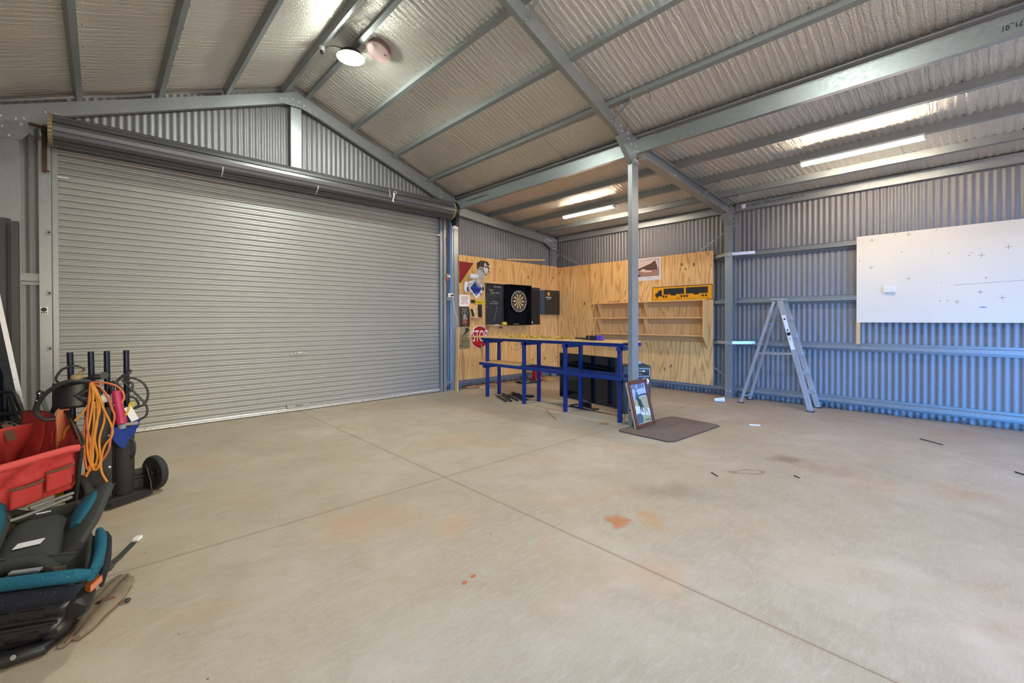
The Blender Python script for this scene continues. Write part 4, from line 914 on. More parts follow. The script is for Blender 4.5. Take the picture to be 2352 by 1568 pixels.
# sepia poster
sp = wpanel('sepia_poster', 4.43, 5.10, 2.20, 2.66, 'paper', 'sepia poster of an old utility truck beside a timber shed', 'poster', .003)
xs = XW-.0035
def wl_(pts, mat, name, d=.0006, o=0): MB().prism(pts, (xs-d-o, 0, 0), (0, 1, 0), (0, 0, 1), (d, 0, 0)).build(name, mat, parent=sp)
wl_([(4.475, 2.285), (5.06, 2.285), (5.06, 2.625), (4.475, 2.625)], 'sepiadk', 'print_border')
wl_([(4.482, 2.292), (5.053, 2.292), (5.053, 2.618), (4.482, 2.618)], 'sepialt', 'print_ground', .0006, .0005)
wl_([(4.482, 2.292), (5.053, 2.292), (5.053, 2.40), (4.482, 2.42)], 'sepia', 'print_grass', .0006, .001)
wl_([(4.50, 2.41), (4.52, 2.50), (4.56, 2.60), (4.70, 2.61), (4.97, 2.48), (4.97, 2.41)], 'sepiadk', 'print_shed', .0006, .0015)
wl_([(4.56, 2.60), (4.70, 2.61), (5.0, 2.46), (4.98, 2.44), (4.66, 2.54)], 'sepialt', 'print_roof', .0006, .002)
wl_([(4.95, 2.53), (5.04, 2.52), (5.05, 2.60), (4.96, 2.61)], 'sepiadk', 'print_tree', .0006, .002)
wl_([(4.62, 2.37), (4.66, 2.40), (4.76, 2.41), (4.80, 2.44), (4.86, 2.44), (4.9, 2.40), (4.95, 2.37)], 'sepialt', 'print_second_truck', .0006, .0025)
mb = MB().ell((4.93, 0, 2.355), (.12, .1, .04), 16, 8); 
wl_([(4.79, 2.30), (4.79, 2.35), (4.83, 2.385), (4.92, 2.39), (4.95, 2.425), (5.05, 2.425), (5.05, 2.30)], 'sepia', 'print_old_truck', .0006, .003)
MB().lathe([(.03, 0), (.03, .001)], (xs-.0035, 4.92, 2.31), (-1, 0, 0), 18).build('print_wheel', 'sepiadk', parent=sp); MB().box(xs-.0045, xs-.0035, 4.97, 5.04, 2.385, 2.415).build('print_window', 'sepiadk', parent=sp)
text('OUT TO GRASS', .016, (xs, 4.70, 2.248), RW, 'sepiadk', sp)
# shelf unit
sh = thing('wall_shelf_unit', (8.20, 4.8, .86), 'three-tier pine wall shelf unit under the yellow truck sign', 'shelf')
for z, d, ya in ((1.752, .20, 6.02), (1.425, .185, 5.99), (1.09, .185, 6.01)):
    MB().box(XW-d, XW-.001, 3.505, ya, z-.011, z+.011).build('shelf', 'shelfwood', parent=sh, bevel=.002)
    MB().box(XW-.02, XW-.001, 3.52, ya-.02, z-.10, z-.012).build('back_rail', 'shelfwood', parent=sh)
MB().prism([(XW-.001, 1.762), (XW-.21, 1.762), (XW-.21, 1.06), (XW-.03, .86), (XW-.001, .86)], (0, 3.485, 0), (1, 0, 0), (0, 0, 1), (0, .019, 0)).build('end_panel', 'shelfwood', parent=sh)
def brk(y, zt_, zb):
    MB().prism([(XW-.001, zt_), (XW-.16, zt_), (XW-.16, zt_-.05), (XW-.03, zb), (XW-.001, zb)], (0, y-.009, 0), (1, 0, 0), (0, 0, 1), (0, .018, 0)).build('bracket', 'shelfwood', parent=sh)
for y in (4.72, 5.86): brk(y, 1.741, 1.44); brk(y, 1.414, 1.105)
brk(5.88, 1.079, .93)
tag(MB().tube(smooth_path([(8.15, 5.62, 1.768), (8.16, 5.56, 1.80), (8.15, 5.5, 1.772), (8.17, 5.46, 1.795), (8.15, 5.42, 1.768)]), .005, 6).build('spring_clip', 'stick'), 'small dark coiled clip on the left of the top shelf', 'clip')
# pegboard
pg = tag(MB().box(8.272, 8.280, -2.32, 1.30, 1.345, 2.622).build('pegboard', 'peg', origin=(8.28, 1.3, 1.34)), 'large white perforated pegboard on the side wall with pencilled crosses', 'pegboard')
mb = MB()
def cross(y, z, s=.03, w=.0035): mb.box(8.2712, 8.272, y-s, y+s, z-w/2, z+w/2); mb.box(8.2712, 8.272, y-w/2, y+w/2, z-s, z+s)
for y, z in ((1.13, 2.15), (.72, 1.96), (.02, 2.21), (-.21, 2.29), (.24, 1.62), (.03, 1.74), (-.16, 1.66), (.72, 2.58), (1.12, 2.55)): cross(y, z)
for y, z, r in ((.79, 2.34, .006), (1.26, 2.26, .006), (.32, 2.27, .006), (.13, 2.22, .006), (.48, 2.33, .004), (1.10, 2.16, .005), (.40, 1.64, .006), (.33, 1.64, .006), (-.02, 1.92, .007), (.39, 1.88, .005), (.44, 2.6, .005), (.86, 2.595, .005), (.11, 2.25, .005)):
    mb.lathe([(r, 0), (r, .001)], (8.272, y, z), (-1, 0, 0), 8)
mb.bar((8.2715, .27, 1.842), (8.2715, -.35, 1.868), .001, .003); mb.build('pencil_marks', 'framewood', parent=pg)
MB().prism([(.055, 1.540), (-.04, 1.540), (0, 1.550), (.02, 1.550)], (8.2708, 0, 0), (0, 1, 0), (0, 0, 1), (.001, 0, 0)).build('blue_mark', 'signblue', parent=pg, label='short blue paint mark')
so = thing('wall_power_outlet', (8.25, .92, 1.775), 'white double power outlet on the pegboard', 'outlet')
MB().box(8.235, 8.2718, .86, .985, 1.775, 1.863).build('plate', 'white', parent=so, bevel=.004)
mb = MB()
for y in (.90, .95): mb.box(8.230, 8.236, y-.008, y+.008, 1.835, 1.845); 
mb.build('switches', 'offwhite', parent=so)
mb = MB()
for y in (.90, .95):
    for dy, dz in ((-.008, .012), (.008, .012), (0, 0)): mb.box(8.2345, 8.2352, y+dy-.001, y+dy+.001, 1.802+dz-.004, 1.802+dz+.004)
mb.build('pin_slots', 'ink', parent=so)
tag(MB().box(8.262, 8.284, 1.255, 1.30, 1.02, 1.344).build('timber_batten', 'timber'), 'short pine batten showing below the left edge of the pegboard', 'batten')

# ------------------------------------------------------------------ stepladder
ld = thing('stepladder', (8.03, 2.25, 0), 'aluminium A-frame stepladder against the blue-lit corrugated wall', 'ladder')
apz = 1.70
def rail(p, q, w=.075, d=.026, name='front_rail'):
    p, q = V(p), V(q); a = (q-p); T = a.normalized(); side = V((1, 0, 0)); dep = T.cross(side).normalized()
    mb = MB(); n1 = dep*w/2; mb.obox((p+q)/2, a/2, n1, side*.0025)
    for s in (-1, 1): mb.obox((p+q)/2+dep*s*(w/2-.0025)+side*(d/2), a/2, dep*.0025, side*d/2)
    for s in (-.25, .25): mb.obox((p+q)/2+dep*s*w-side*.003, a/2, dep*.003, side*.002)
    return mb.build(name, 'alu', parent=ld)
FL0, FL1 = V((7.80, 1.775, .01)), V((7.90, 2.22, apz)); FR0, FR1 = V((8.235, 1.775, .01)), V((8.14, 2.22, apz))
f1 = rail(FL0, FL1); f2 = rail(FR0, FR1)
# mirror lip direction of the right rail is hidden; labels on the left rail
RL0, RL1 = V((7.81, 2.77, .01)), V((7.895, 2.30, apz-.02)); RR0, RR1 = V((8.225, 2.77, .01)), V((8.145, 2.30, apz-.02))
rail(RL0, RL1, .042, .022, 'rear_rail'); rail(RR0, RR1, .042, .022, 'rear_rail')
for k in range(1, 6):
    t = .168*k; a = FL0.lerp(FL1, t); b = FR0.lerp(FR1, t)
    MB().box(a.x+.003, b.x-.003, a.y-.035, a.y+.045, a.z-.012, a.z).box(a.x+.003, b.x-.003, a.y-.035, a.y-.031, a.z-.035, a.z-.012).build('step', 'alu', parent=ld)
MB().box(7.885, 8.155, 2.17, 2.34, apz-.004, apz+.026).build('top_cap', 'alu', parent=ld, bevel=.006)
for (A0, A1, B0, B1) in ((FL0, FL1, RL0, RL1), (FR0, FR1, RR0, RR1)):
    a = A0.lerp(A1, .50); b = B0.lerp(B1, .50); mid = (a+b)/2+V((0, 0, -.01))
    MB().bar(a, mid, .006, .02).bar(mid, b, .006, .02).tube([mid+V((-.008, 0, 0)), mid+V((.012, 0, 0))], .016, 8).build('spreader', 'alu', parent=ld)
a = RL0.lerp(RL1, .78); b = RR0.lerp(RR1, .78); MB().bar(a, b, .004, .05).build('rear_brace', 'galv', parent=ld)
a = RL0.lerp(RL1, .06); b = RR0.lerp(RR1, .06); MB().bar(a, b, .02, .02).build('rear_brace', 'alu', parent=ld)
a = RL0.lerp(RL1, .47); b = RR0.lerp(RR1, .47); MB().bar(a, b, .02, .015).build('rear_brace', 'alu', parent=ld)
for p in (FL0, FR0, RL0, RR0): MB().box(p.x-.02, p.x+.03, p.y-.05, p.y+.05, 0, .012).build('foot', 'rubber', parent=ld)
ta = FL0.lerp(FL1, .86); tb = FL0.lerp(FL1, .54); d = (tb-ta); T = d.normalized(); dep = T.cross(V((1, 0, 0))).normalized()
MB().obox((ta+tb)/2-V((.008, 0, 0)), d/2, dep*.026, V((.0008, 0, 0))).build('label_sticker', 'label', parent=ld)
mb = MB().lathe([(.014, 0), (.014, .001)], ta+d*.12-V((.009, 0, 0)), (-1, 0, 0), 16); mb.obox(ta+d*.55-V((.0095, 0, 0)), d*.045, dep*.024, V((.0005, 0, 0))); mb.obox(ta+d*.44-V((.0095, 0, 0)), d*.025, dep*.01, V((.0005, 0, 0))); mb.obox(ta+d*.7-V((.0095, 0, 0)), d*.05+dep*.004, dep*.003, V((.0005, 0, 0))); mb.build('label_print', 'ink', parent=ld)

# ------------------------------------------------------------------ blue workbench
wbn = thing('workbench_frame', (5.32, 4.8, 0), 'blue painted steel workbench frame with a plywood top', 'workbench')
fy = (6.17, 5.22, 4.33, 3.37); by = (6.24, 5.21, 4.31, 3.40); HB = 1.075
for y in fy: MB().box(5.125, 5.175, y-.025, y+.025, 0, HB-.05).build('leg', 'blue', parent=wbn, bevel=.003)
for y in by: MB().box(5.47, 5.52, y-.025, y+.025, 0, HB-.05).build('leg', 'blue', parent=wbn, bevel=.003)
MB().box(5.125, 5.175, 3.30, 6.32, HB-.05, HB).build('top_rail', 'blue', parent=wbn, bevel=.003)
MB().box(5.50, 5.55, 3.28, 6.32, HB-.05, HB).build('top_rail', 'blue', parent=wbn, bevel=.003)
for ya in (3.37, 4.33, 5.22, 6.22): MB().box(5.10, 5.56, ya-.025, ya+.025, HB-.101, HB-.051).build('cross_rail', 'blue', parent=wbn, bevel=.003)
MB().box(5.075, 5.124, 3.33, 6.32, .575, .625).build('lower_rail', 'blue', parent=wbn, bevel=.003)
MB().box(5.42, 5.469, 3.33, 6.32, .575, .625).build('lower_rail', 'blue', parent=wbn, bevel=.003)
for ya in (3.37, 6.22): MB().box(5.10, 5.50, ya-.025, ya+.025, .524, .574).build('cross_rail', 'blue', parent=wbn, bevel=.003)
MB().prism([(5.02, 6.62), (5.02, 4.9), (5.10, 4.5), (5.10, 3.31), (5.58, 3.31), (5.58, 6.5)], (0, 0, HB+.001), (1, 0, 0), (0, 1, 0), (0, 0, .018)).build('plywood_top', 'timber', parent=wbn, label='plywood bench top')
tag(MB().box(5.09, 5.50, 5.30, 6.30, .626, .640).build('plywood_offcut', 'timber'), 'plywood board resting on the lower rails of the workbench', 'board')
# yellow tape tangle on the bench
mb = MB()
for k in range(16):
    y = 5.85-.08*k+random.uniform(-.03, .03); x = 5.2+random.uniform(-.05, .2); pts = []
    for j in range(6): pts.append((x+random.uniform(-.08, .08), y-.07*j, HB+.022+random.uniform(.0, .04)))
    P2 = smooth_path(pts, 4)
    for a, b in zip(P2[:-1], P2[1:]): mb.bar(a, b, .028, .0015, (random.uniform(-.2, .2), 0, 1))
tag(mb.build('crumpled_yellow_tape', 'yellow'), 'crumpled heap of yellow tape on the left half of the workbench', 'tape')
mb = MB()
for k in range(9):
    x = random.uniform(5.15, 5.5); y = 4.75-.09*k; mb.obox((x, y, HB+.025), (random.uniform(.03, .08), random.uniform(-.05, .05), 0), (.02, .03, 0), (0, 0, .0015))
tag(mb.build('packing_scraps', 'cardboard'), 'thin brown scraps scattered over the middle of the bench top', 'scraps', kind='stuff')
fl = thing('hand_torch', (5.25, 4.0, HB+.02), 'black and purple hand tool lying on the right half of the workbench', 'torch')
tz = HB+.055
MB().obox((5.24, 4.10, tz-.012), (.0, .11, 0), (.012, 0, 0), (0, 0, .012)).build('grip', 'black', parent=fl, bevel=.004)
MB().obox((5.27, 3.93, tz), (.01, .085, 0), (.035, 0, 0), (0, 0, .033)).build('body', 'black', parent=fl, bevel=.006)
MB().obox((5.285, 3.79, tz+.002), (.006, .05, 0), (.035, 0, 0), (0, 0, .034)).build('purple_end', 'purple', parent=fl, bevel=.004, label='purple end')
MB().box(5.233, 5.237, 3.945, 3.955, tz-.028, tz+.03).build('trim_band', 'tingrey', parent=fl)
# metal slats under the bench
def slat(a, b, z, lab):
    a = V(a); b = V(b); mb = MB(); d = (b-a); s = V((-d.y, d.x, 0)).normalized()
    mb.strip([(-.022, .022), (-.022, 0), (.022, 0), (.022, .022)], a+V((0, 0, z)), s, (0, 0, 1), d, .002)
    tag(mb.build('metal_channel', 'flash'), lab, 'metal channel', 'loose metal channels under the workbench')
for k, (a, b, z, lab) in enumerate((((5.32, 6.13, 0), (5.02, 5.52, 0), 0, 'dark metal channel at the front of the loose pile'), ((5.42, 6.10, 0), (5.10, 5.48, 0), .0, 'second metal channel from the front of the loose pile'),
      ((5.50, 6.05, 0), (5.22, 5.45, 0), .0, 'metal channel in the middle of the loose pile'), ((5.62, 6.05, 0), (5.30, 5.40, 0), 0, 'metal channel behind the middle one of the loose pile'),
      ((5.74, 6.02, 0), (5.38, 5.38, 0), 0, 'metal channel at the back of the loose pile'), ((5.46, 6.12, 0), (5.12, 5.55, 0), .024, 'metal channel lying on top at the left of the loose pile'), ((5.68, 6.08, 0), (5.36, 5.46, 0), .024, 'metal channel lying on top at the right of the loose pile'))):
    slat(a, b, z+.001, lab)
tag(MB().box(5.40, 5.50, 5.33, 5.45, .05, .09).build('plastic_block', 'black'), 'small black block on the right end of the metal channels', 'block')

# ------------------------------------------------------------------ television
tv = thing('television', (5.66, 4.3, 0), 'large black flat-screen television standing on the floor behind the workbench', 'television')
A, B = V((5.765, 4.95, .08)), V((5.555, 3.69, .08)); d = (B-A); t = V((0, 0, .755)); nrm = d.cross(V((0, 0, 1))).normalized()
if nrm.x > 0: nrm = -nrm
cen = (A+B)/2+t/2
MB().obox(cen, d/2, t/2, nrm*.025).build('housing', 'tvframe', parent=tv, bevel=.006)
MB().obox(cen+nrm*.0262+V((0, 0, .012)), d/2*.93, t/2*.88, nrm*.0008).build('screen', 'tvscreen', parent=tv)
MB().obox(cen+nrm*.027-V((0, 0, .369)), d/2*.99, V((0, 0, .0025)), nrm*.001).build('bottom_trim', 'tingrey', parent=tv)
Rt = Matrix((d.normalized(), V((0, 0, 1)), nrm)).transposed(); text('Panasonic', .03, cen+nrm*.0265-V((0, 0, .349)), Rt, 'tingrey', tv, 'lettering', .0005)
dn = d.normalized(); m0 = (A+B)/2; m0.z = 0
MB().tube([m0-dn*.25+V((0, 0, .012))-nrm*.02, m0-dn*.22+nrm*.16+V((0, 0, .012)), m0+dn*.22+nrm*.16+V((0, 0, .012)), m0+dn*.25-nrm*.02+V((0, 0, .012))], .011, 8).build('stand', 'tvframe', parent=tv)
MB().obox(m0+V((0, 0, .055)), dn*.10, V((0, 0, .05)), nrm*.012).build('stand_neck', 'tvframe', parent=tv)
MB().obox(m0+V((0, 0, .006))-nrm*.0, dn*.25, V((0, 0, .006)), nrm*.03).build('stand_foot', 'tvframe', parent=tv)

# ------------------------------------------------------------------ party speaker
F = V((.683, .7306, 0)).normalized(); Rr = V((.7306, -.683, 0)).normalized(); U = V((0, 0, 1))
sc0 = V((5.79, 3.50, 0)); hw, hh, hd = .21, .715, .16
sp_ = thing('party_speaker', sc0+F*hd, 'black floor speaker with control panel and silver tweeter behind the column', 'speaker')
MB().obox(sc0+F*hd+U*hh/2, Rr*hw, F*hd, U*hh/2).build('cabinet', 'black', parent=sp_, bevel=.012)
def onf(dx, z, off=.003): return sc0+Rr*dx+U*z-F*off
MB().obox(onf(.07, .615), Rr*.115, F*.003, U*.052).build('control_panel', 'blackboard2', parent=sp_)
mb = MB()
for s in (-1, 1): mb.obox(onf(.07, .615+s*.053, .006), Rr*.118, F*.002, U*.002); mb.obox(onf(.07+s*.117, .615, .006), Rr*.002, F*.002, U*.054)
for k in range(5): mb.lathe([(.008, 0), (.007, .012)], onf(-.02+.025*k, .635, .006), -F, 10)
for k in range(3): mb.lathe([(.006, 0), (.006, .008)], onf(.0+.03*k, .595, .006), -F, 10)
mb.lathe([(.013, 0), (.012, .014)], onf(.10, .635, .006), -F, 14); mb.build('knobs_and_trim', 'chrome', parent=sp_)
Rs = Matrix((Rr, U, -F)).transposed(); text('2300', .022, onf(.145, .635, .0065), Rs, 'tingrey', sp_, 'lettering', .0005)
tw = onf(.115, .475, .0)
MB().lathe([(.062, 0), (.062, .012), (.05, .016), (.045, .006), (.02, .004), (.012, .014), (.0, .018)], tw, -F, 32, cap=False).build('tweeter', 'chrome', parent=sp_, smooth=True)
wo = onf(.02, .23, .0)
MB().lathe([(.15, 0), (.15, .012), (.135, .018), (.13, .008), (.05, .002), (.04, .012), (0, .016)], wo, -F, 40, cap=False).build('woofer', 'disc', parent=sp_, smooth=True)
mb = MB(); mb.tube([wo-F*.02+(Rr*math.cos(t)+U*math.sin(t))*.118 for t in (2*math.pi*k/40 for k in range(40))], .006, 6, closed=True)
for k in range(6):
    t = 2*math.pi*k/6; mb.tube([wo-F*.018+(Rr*math.cos(t)+U*math.sin(t))*.05, wo-F*.02+(Rr*math.cos(t)+U*math.sin(t))*.13], .007, 6)
mb.build('woofer_grille', 'chrome', parent=sp_)
mb = MB().tube(smooth_path([sc0+F*.12-Rr*.19+U*hh, sc0+F*.14-Rr*.12+U*(hh+.0), sc0+F*.14+Rr*.1+U*(hh+.0), sc0+F*.12+Rr*.19+U*hh]), .012, 8)
MB().prism([(0, 0), (.12, 0), (.12, .008), (0, .055)], sc0+U*(hh+.0)+Rr*.06+F*.2, Rr, U, F*.02).build('dark_flap', 'black', parent=sp_)
MB().ell(sc0+F*.12+Rr*.06+U*(hh+.03), (.05, .05, .032), 18, 10).build('disco_dome', 'polycarb', parent=sp_, smooth=True)
tag(MB().tube(smooth_path([(5.10, 3.33, .62), (5.10, 3.30, .40), (5.13, 3.29, .22), (5.2, 3.32, .05), (5.35, 3.45, .01), (5.55, 3.6, .01)]), .004, 6).build('speaker_lead', 'cable'), 'thin black lead drooping from bench to floor near the column', 'lead')

# ------------------------------------------------------------------ framed print leaning on the column
fr = thing('framed_print', (5.17, 3.0, .008), 'dark wood framed hat advertisement print leaning against the free-standing column', 'picture')
BL, BR, TL = V((4.945, 2.985, .012)), V((5.385, 2.985, .012)), V((4.900, 3.095, .60))
ex = (BR-BL); ey = (TL-BL); n = ex.cross(ey).normalized()
if n.y > 0: n = -n
def fp(u, v, o=0): return BL+ex*u+ey*v+n*o
ux, uy = ex.normalized(), ey.normalized(); w_ = .042
def fbar(u0, v0, u1, v1, name='frame_rail'):
    mb = MB(); mb.bar(fp(u0, v0, .004), fp(u1, v1, .004), .044, .022, n); mb.build(name, 'framewood', parent=fr, bevel=.006)
fbar(.045, 0, .045, 1); fbar(.955, 0, .955, 1); fbar(0, .035, 1, .035); fbar(0, .965, 1, .965)
MB().obox(fp(.5, .5, -.022), ex/2*.99, ey/2*.99, n*.014).build('pine_backing', 'framepine', parent=fr, label='raw pine backing box')
def lay(pts, mat, o, name): 
    mb = MB(); mb.prism(pts, fp(0, 0, -.006+o), ex, ey, n*.0008); mb.build(name, mat, parent=fr)
lay([(.09, .07), (.91, .07), (.91, .93), (.09, .93)], 'sky', 0, 'print_sky')
lay([(.09, .07), (.91, .07), (.91, .66), (.6, .64), (.35, .62), (.09, .56)], 'field', .001, 'print_field')
lay([(.09, .30), (.45, .26), (.91, .20), (.91, .36), (.45, .44), (.09, .48)], 'printwhite', .002, 'print_haze')
lay([(.36, .66), (.46, .655), (.7, .67), (.91, .66), (.91, .69), (.72, .70), (.5, .69), (.36, .68)], 'printdark', .002, 'print_treeline')
lay([(.30, .66), (.36, .70), (.42, .69), (.44, .60), (.52, .58), (.55, .50), (.62, .40), (.60, .38), (.52, .44), (.54, .31), (.51, .30), (.45, .42), (.42, .31), (.39, .31), (.40, .44), (.36, .47), (.34, .56)], 'printdark', .003, 'print_horse')
lay([(.29, .70), (.33, .76), (.38, .77), (.42, .72), (.40, .66), (.34, .64), (.24, .61), (.22, .59), (.27, .64)], 'printbush', .004, 'print_rider')
lay([(.29, .782), (.33, .80), (.335, .82), (.36, .82), (.365, .80), (.42, .785)], 'printdark', .005, 'print_hat')
lay([(.60, .36), (.66, .44), (.76, .44), (.78, .34), (.80, .24), (.76, .24), (.72, .32), (.66, .30), (.64, .22), (.61, .22)], 'field', .004, 'print_foal')
lay([(.13, .09), (.11, .2), (.2, .30), (.38, .30), (.46, .2), (.42, .09)], 'printbush', .004, 'print_bush')
Rf = Matrix((ux, uy, n)).transposed()
text('AKUBRA', .10, fp(.50, .865, -.003), Rf, 'printdark', fr, 'lettering', .0006, sx=.78)
text('AUSTRALIA', .030, fp(.70, .13, -.003), Rf, 'printdark', fr, 'lettering', .0006, sx=.9)
tag(MB().tube(smooth_path([(4.90, 3.10, .60), (4.93, 3.17, .66), (5.0, 3.26, .80), (5.09, 3.31, 1.0)]), .0025, 5).build('hanging_string', 'brownwebbing'), 'brown string tying the framed print back to the bench', 'string')

# mat and floor litter
mt = tag(MB().prism([(4.77, 2.40), (4.71, 2.46), (4.72, 3.09), (4.78, 3.135), (5.93, 3.06), (5.985, 3.0), (5.935, 2.40), (5.88, 2.345)], (0, 0, .001), (1, 0, 0), (0, 1, 0), (0, 0, .009)).build('floor_mat', 'mat'), 'brown carpet mat on the concrete in front of the column', 'mat')
mb = MB().tube([(x, y, .006) for x, y in ((4.77, 2.40), (4.71, 2.46), (4.72, 3.09), (4.78, 3.135), (5.93, 3.06), (5.985, 3.0), (5.935, 2.40), (5.88, 2.345))], .006, 6, closed=True); mb.build('binding', 'matedge', parent=mt)
cup = thing('paper_cup', (7.68, 3.04, 0), 'white takeaway cup lying on its side near the wall column', 'cup')
ca, cb_ = V((7.60, 3.115, .03)), V((7.672, 2.99, .043)); dx = (cb_-ca)
MB().lathe([(.027, 0), (.042, dx.length)], ca, dx, 24).build('cup_body', 'offwhite', parent=cup, smooth=True)
MB().lathe([(.045, 0), (.045, .010), (.038, .014), (.036, .010)], cb_, dx, 24).build('lid', 'white', parent=cup)
tag(MB().obox((6.29, 2.055, .006), (.035, -.055, 0), (.012, .008, 0), (0, 0, .005)).build('paper_strip', 'label'), 'small cream paper strip on the floor in front of the stepladder', 'paper')
for (pts, r, lab) in (([(6.96, .50, .006), (6.88, .42, .008), (6.84, .36, .008), (6.80, .345, .010), (6.79, .30, .008)], .005, 'dark curved twig on the floor to the right below the pegboard'),
                      ([(6.07, -.20, .006), (6.02, -.24, .008), (6.0, -.30, .006)], .006, 'dark twig at the right edge of the picture'),
                      ([(4.06, 1.69, .005), (4.00, 1.61, .005)], .005, 'dark nail lying left of the damp stain'), ([(4.51, 1.15, .005), (4.48, 1.10, .005)], .005, 'short dark bolt lying below the dark stain')):
    tag(MB().tube(smooth_path(pts), r, 6).build('twig', 'stick'), lab, 'twig')
tag(MB().bar((5.03, 4.62, .004), (4.63, 4.05, .004), .02, .006).build('timber_strip', 'cardboard'), 'thin pale timber strip on the floor left of the workbench legs', 'timber')
tag(MB().obox((4.92, 3.46, .004), (.055, .01, 0), (-.01, .06, 0), (0, 0, .003)).build('cardboard_scrap', 'cardboard'), 'small square cardboard scrap on the floor by the right bench leg', 'cardboard')
for x, y, lab in ((1.411, 1.881, 'orange leaf chip, the left one of two in the foreground'), (1.478, 1.895, 'orange leaf chip, the right one of two in the foreground')):
    tag(MB().prism([(-.018, -.004), (-.006, -.013), (.016, -.003), (.014, .008), (-.008, .012)], (x, y, .001), (1, 0, 0), (0, 1, 0), (0, 0, .003)).build('leaf_chip', 'orange2'), lab, 'leaf')

# ------------------------------------------------------------------ lights
def batten(y0, y1, label):
    x = 6.895; z = zl(x)
    t = thing('light_batten', (x, (y0+y1)/2, z-.055), label, 'light', 'fluorescent battens')
    MB().box(x-.065, x+.065, y0, y1, z-.030, z-.004).build('tray', 'white', parent=t, bevel=.003)
    MB().tube([(x-.005, y0+.015, z-.043), (x-.005, y1-.015, z-.043)], .026, 12).build('lit_diffuser', 'tube', parent=t)
    for y in (y0, y1-.012): MB().box(x-.055, x+.055, y, y+.012, z-.062, z-.026).build('end_cap', 'white', parent=t)
batten(.46, 1.68, 'lit fluorescent batten on the lean-to roof above the pegboard')
batten(4.62, 5.82, 'lit fluorescent batten on the lean-to roof in the far bay')
for ly, lab in ((5.46, 'very bright round lamp hanging under the ridge near the roller door'), (1.30, 'bright round lamp under the ridge above the middle of the floor')):
  lm = thing('high_bay_lamp', (2.33, ly, 4.70), lab, 'lamp')
  MB().lathe([(.05, .10), (.13, .06), (.16, .02), (.165, 0)], (2.33, ly, 4.705), (0, 0, 1), 28).build('housing', 'black', parent=lm, smooth=True)
  MB().lathe([(.165, 0), (.165, .004), (.12, .030), (.04, .040)], (2.33, ly, 4.705), (0, 0, -1), 28).build('lit_panel', 'led', parent=lm)
  MB().tube([(2.33, ly, 4.80), (2.35, ly, 4.845)], .01, 8).build('hanger', 'galv', parent=lm)
tag(MB().tube(smooth_path([(2.08, 5.62, 4.80), (2.14, 5.58, 4.83), (2.24, 5.52, 4.82), (2.31, 5.47, 4.80)]), .006, 6).build('lamp_cable', 'cable'), 'short cable from the left ridge purlin to the bright lamp', 'cable')
pl = thing('junction_socket', (2.055, 5.68, 4.76), 'small white socket under the purlin left of the bright lamp', 'socket')
MB().lathe([(.03, 0), (.034, .05), (.03, .06)], (2.055, 5.68, 4.775), (0, 0, 1), 14).build('cap', 'white', parent=pl); MB().lathe([(.02, 0), (.026, .03)], (2.055, 5.68, 4.745), (0, 0, 1), 14).build('plug', 'ink', parent=pl)
vn = thing('round_ceiling_fitting', (2.60, 5.22, 4.80), 'pinkish grey round ceiling fitting just right of the bright lamp', 'ceiling fitting')
nx = V((-.36, -.05, -.93)).normalized(); cv = V((2.60, 5.22, zt(2.60)+PH-.02))
MB().lathe([(.145, 0), (.15, .03), (.15, .05), (.138, .06), (.0, .064)], cv, nx, 36, cap=False).build('drum', 'disc', parent=vn, smooth=True)
MB().tube([cv+nx*.055+(nx.orthogonal().normalized()*math.cos(t)+nx.cross(nx.orthogonal().normalized())*math.sin(t))*.148 for t in (2*math.pi*k/40 for k in range(40))], .005, 6, closed=True).build('rim', 'sepia', parent=vn)
MB().lathe([(.012, 0), (.012, .004)], cv+nx*.064+V((.07, -.05, -.03)), nx, 10).build('dark_plug', 'ink', parent=vn)

# ------------------------------------------------------------------ left corner: flashings and panel
mb = MB().strip([(-.05, .03), (-.045, 0), (.02, 0), (.035, .02), (.055, .02)], (-.745, 7.03, 0), (1, 0, 0), (0, 1, 0), (.0, .03, 2.49), .003)
tag(mb.build('grey_flashing', 'flash'), 'dark grey metal flashing standing in the left corner, the left one of two', 'flashing', 'grey flashings in the corner')
mb = MB().strip([(-.03, .03), (-.028, 0), (.022, 0), (.03, .025)], (-.655, 7.0, 0), (1, 0, 0), (0, 1, 0), (.0, .03, 2.46), .003)
tag(mb.build('grey_flashing', 'flash'), 'dark grey metal flashing standing in the left corner, the right one of two', 'flashing', 'grey flashings in the corner')
mb = MB(); mb.add([(-.62, 5.5, 1.62), (-.86, 6.2, 1.75), (-.86, 6.9, 0.02), (-.47, 5.62, .02), (-.49, 5.5, .70)], [(0, 1, 2, 3, 4)])
o = tag(mb.build('leaning_panel', 'polycarb', solid=.012), 'pale bluish grey panel leaning in the left corner', 'panel')
MB().bar((-.612, 5.49, 1.62), (-.482, 5.49, .68), .03, .016, (0, 1, 0)).build('edge_strip', 'alu', parent=o)
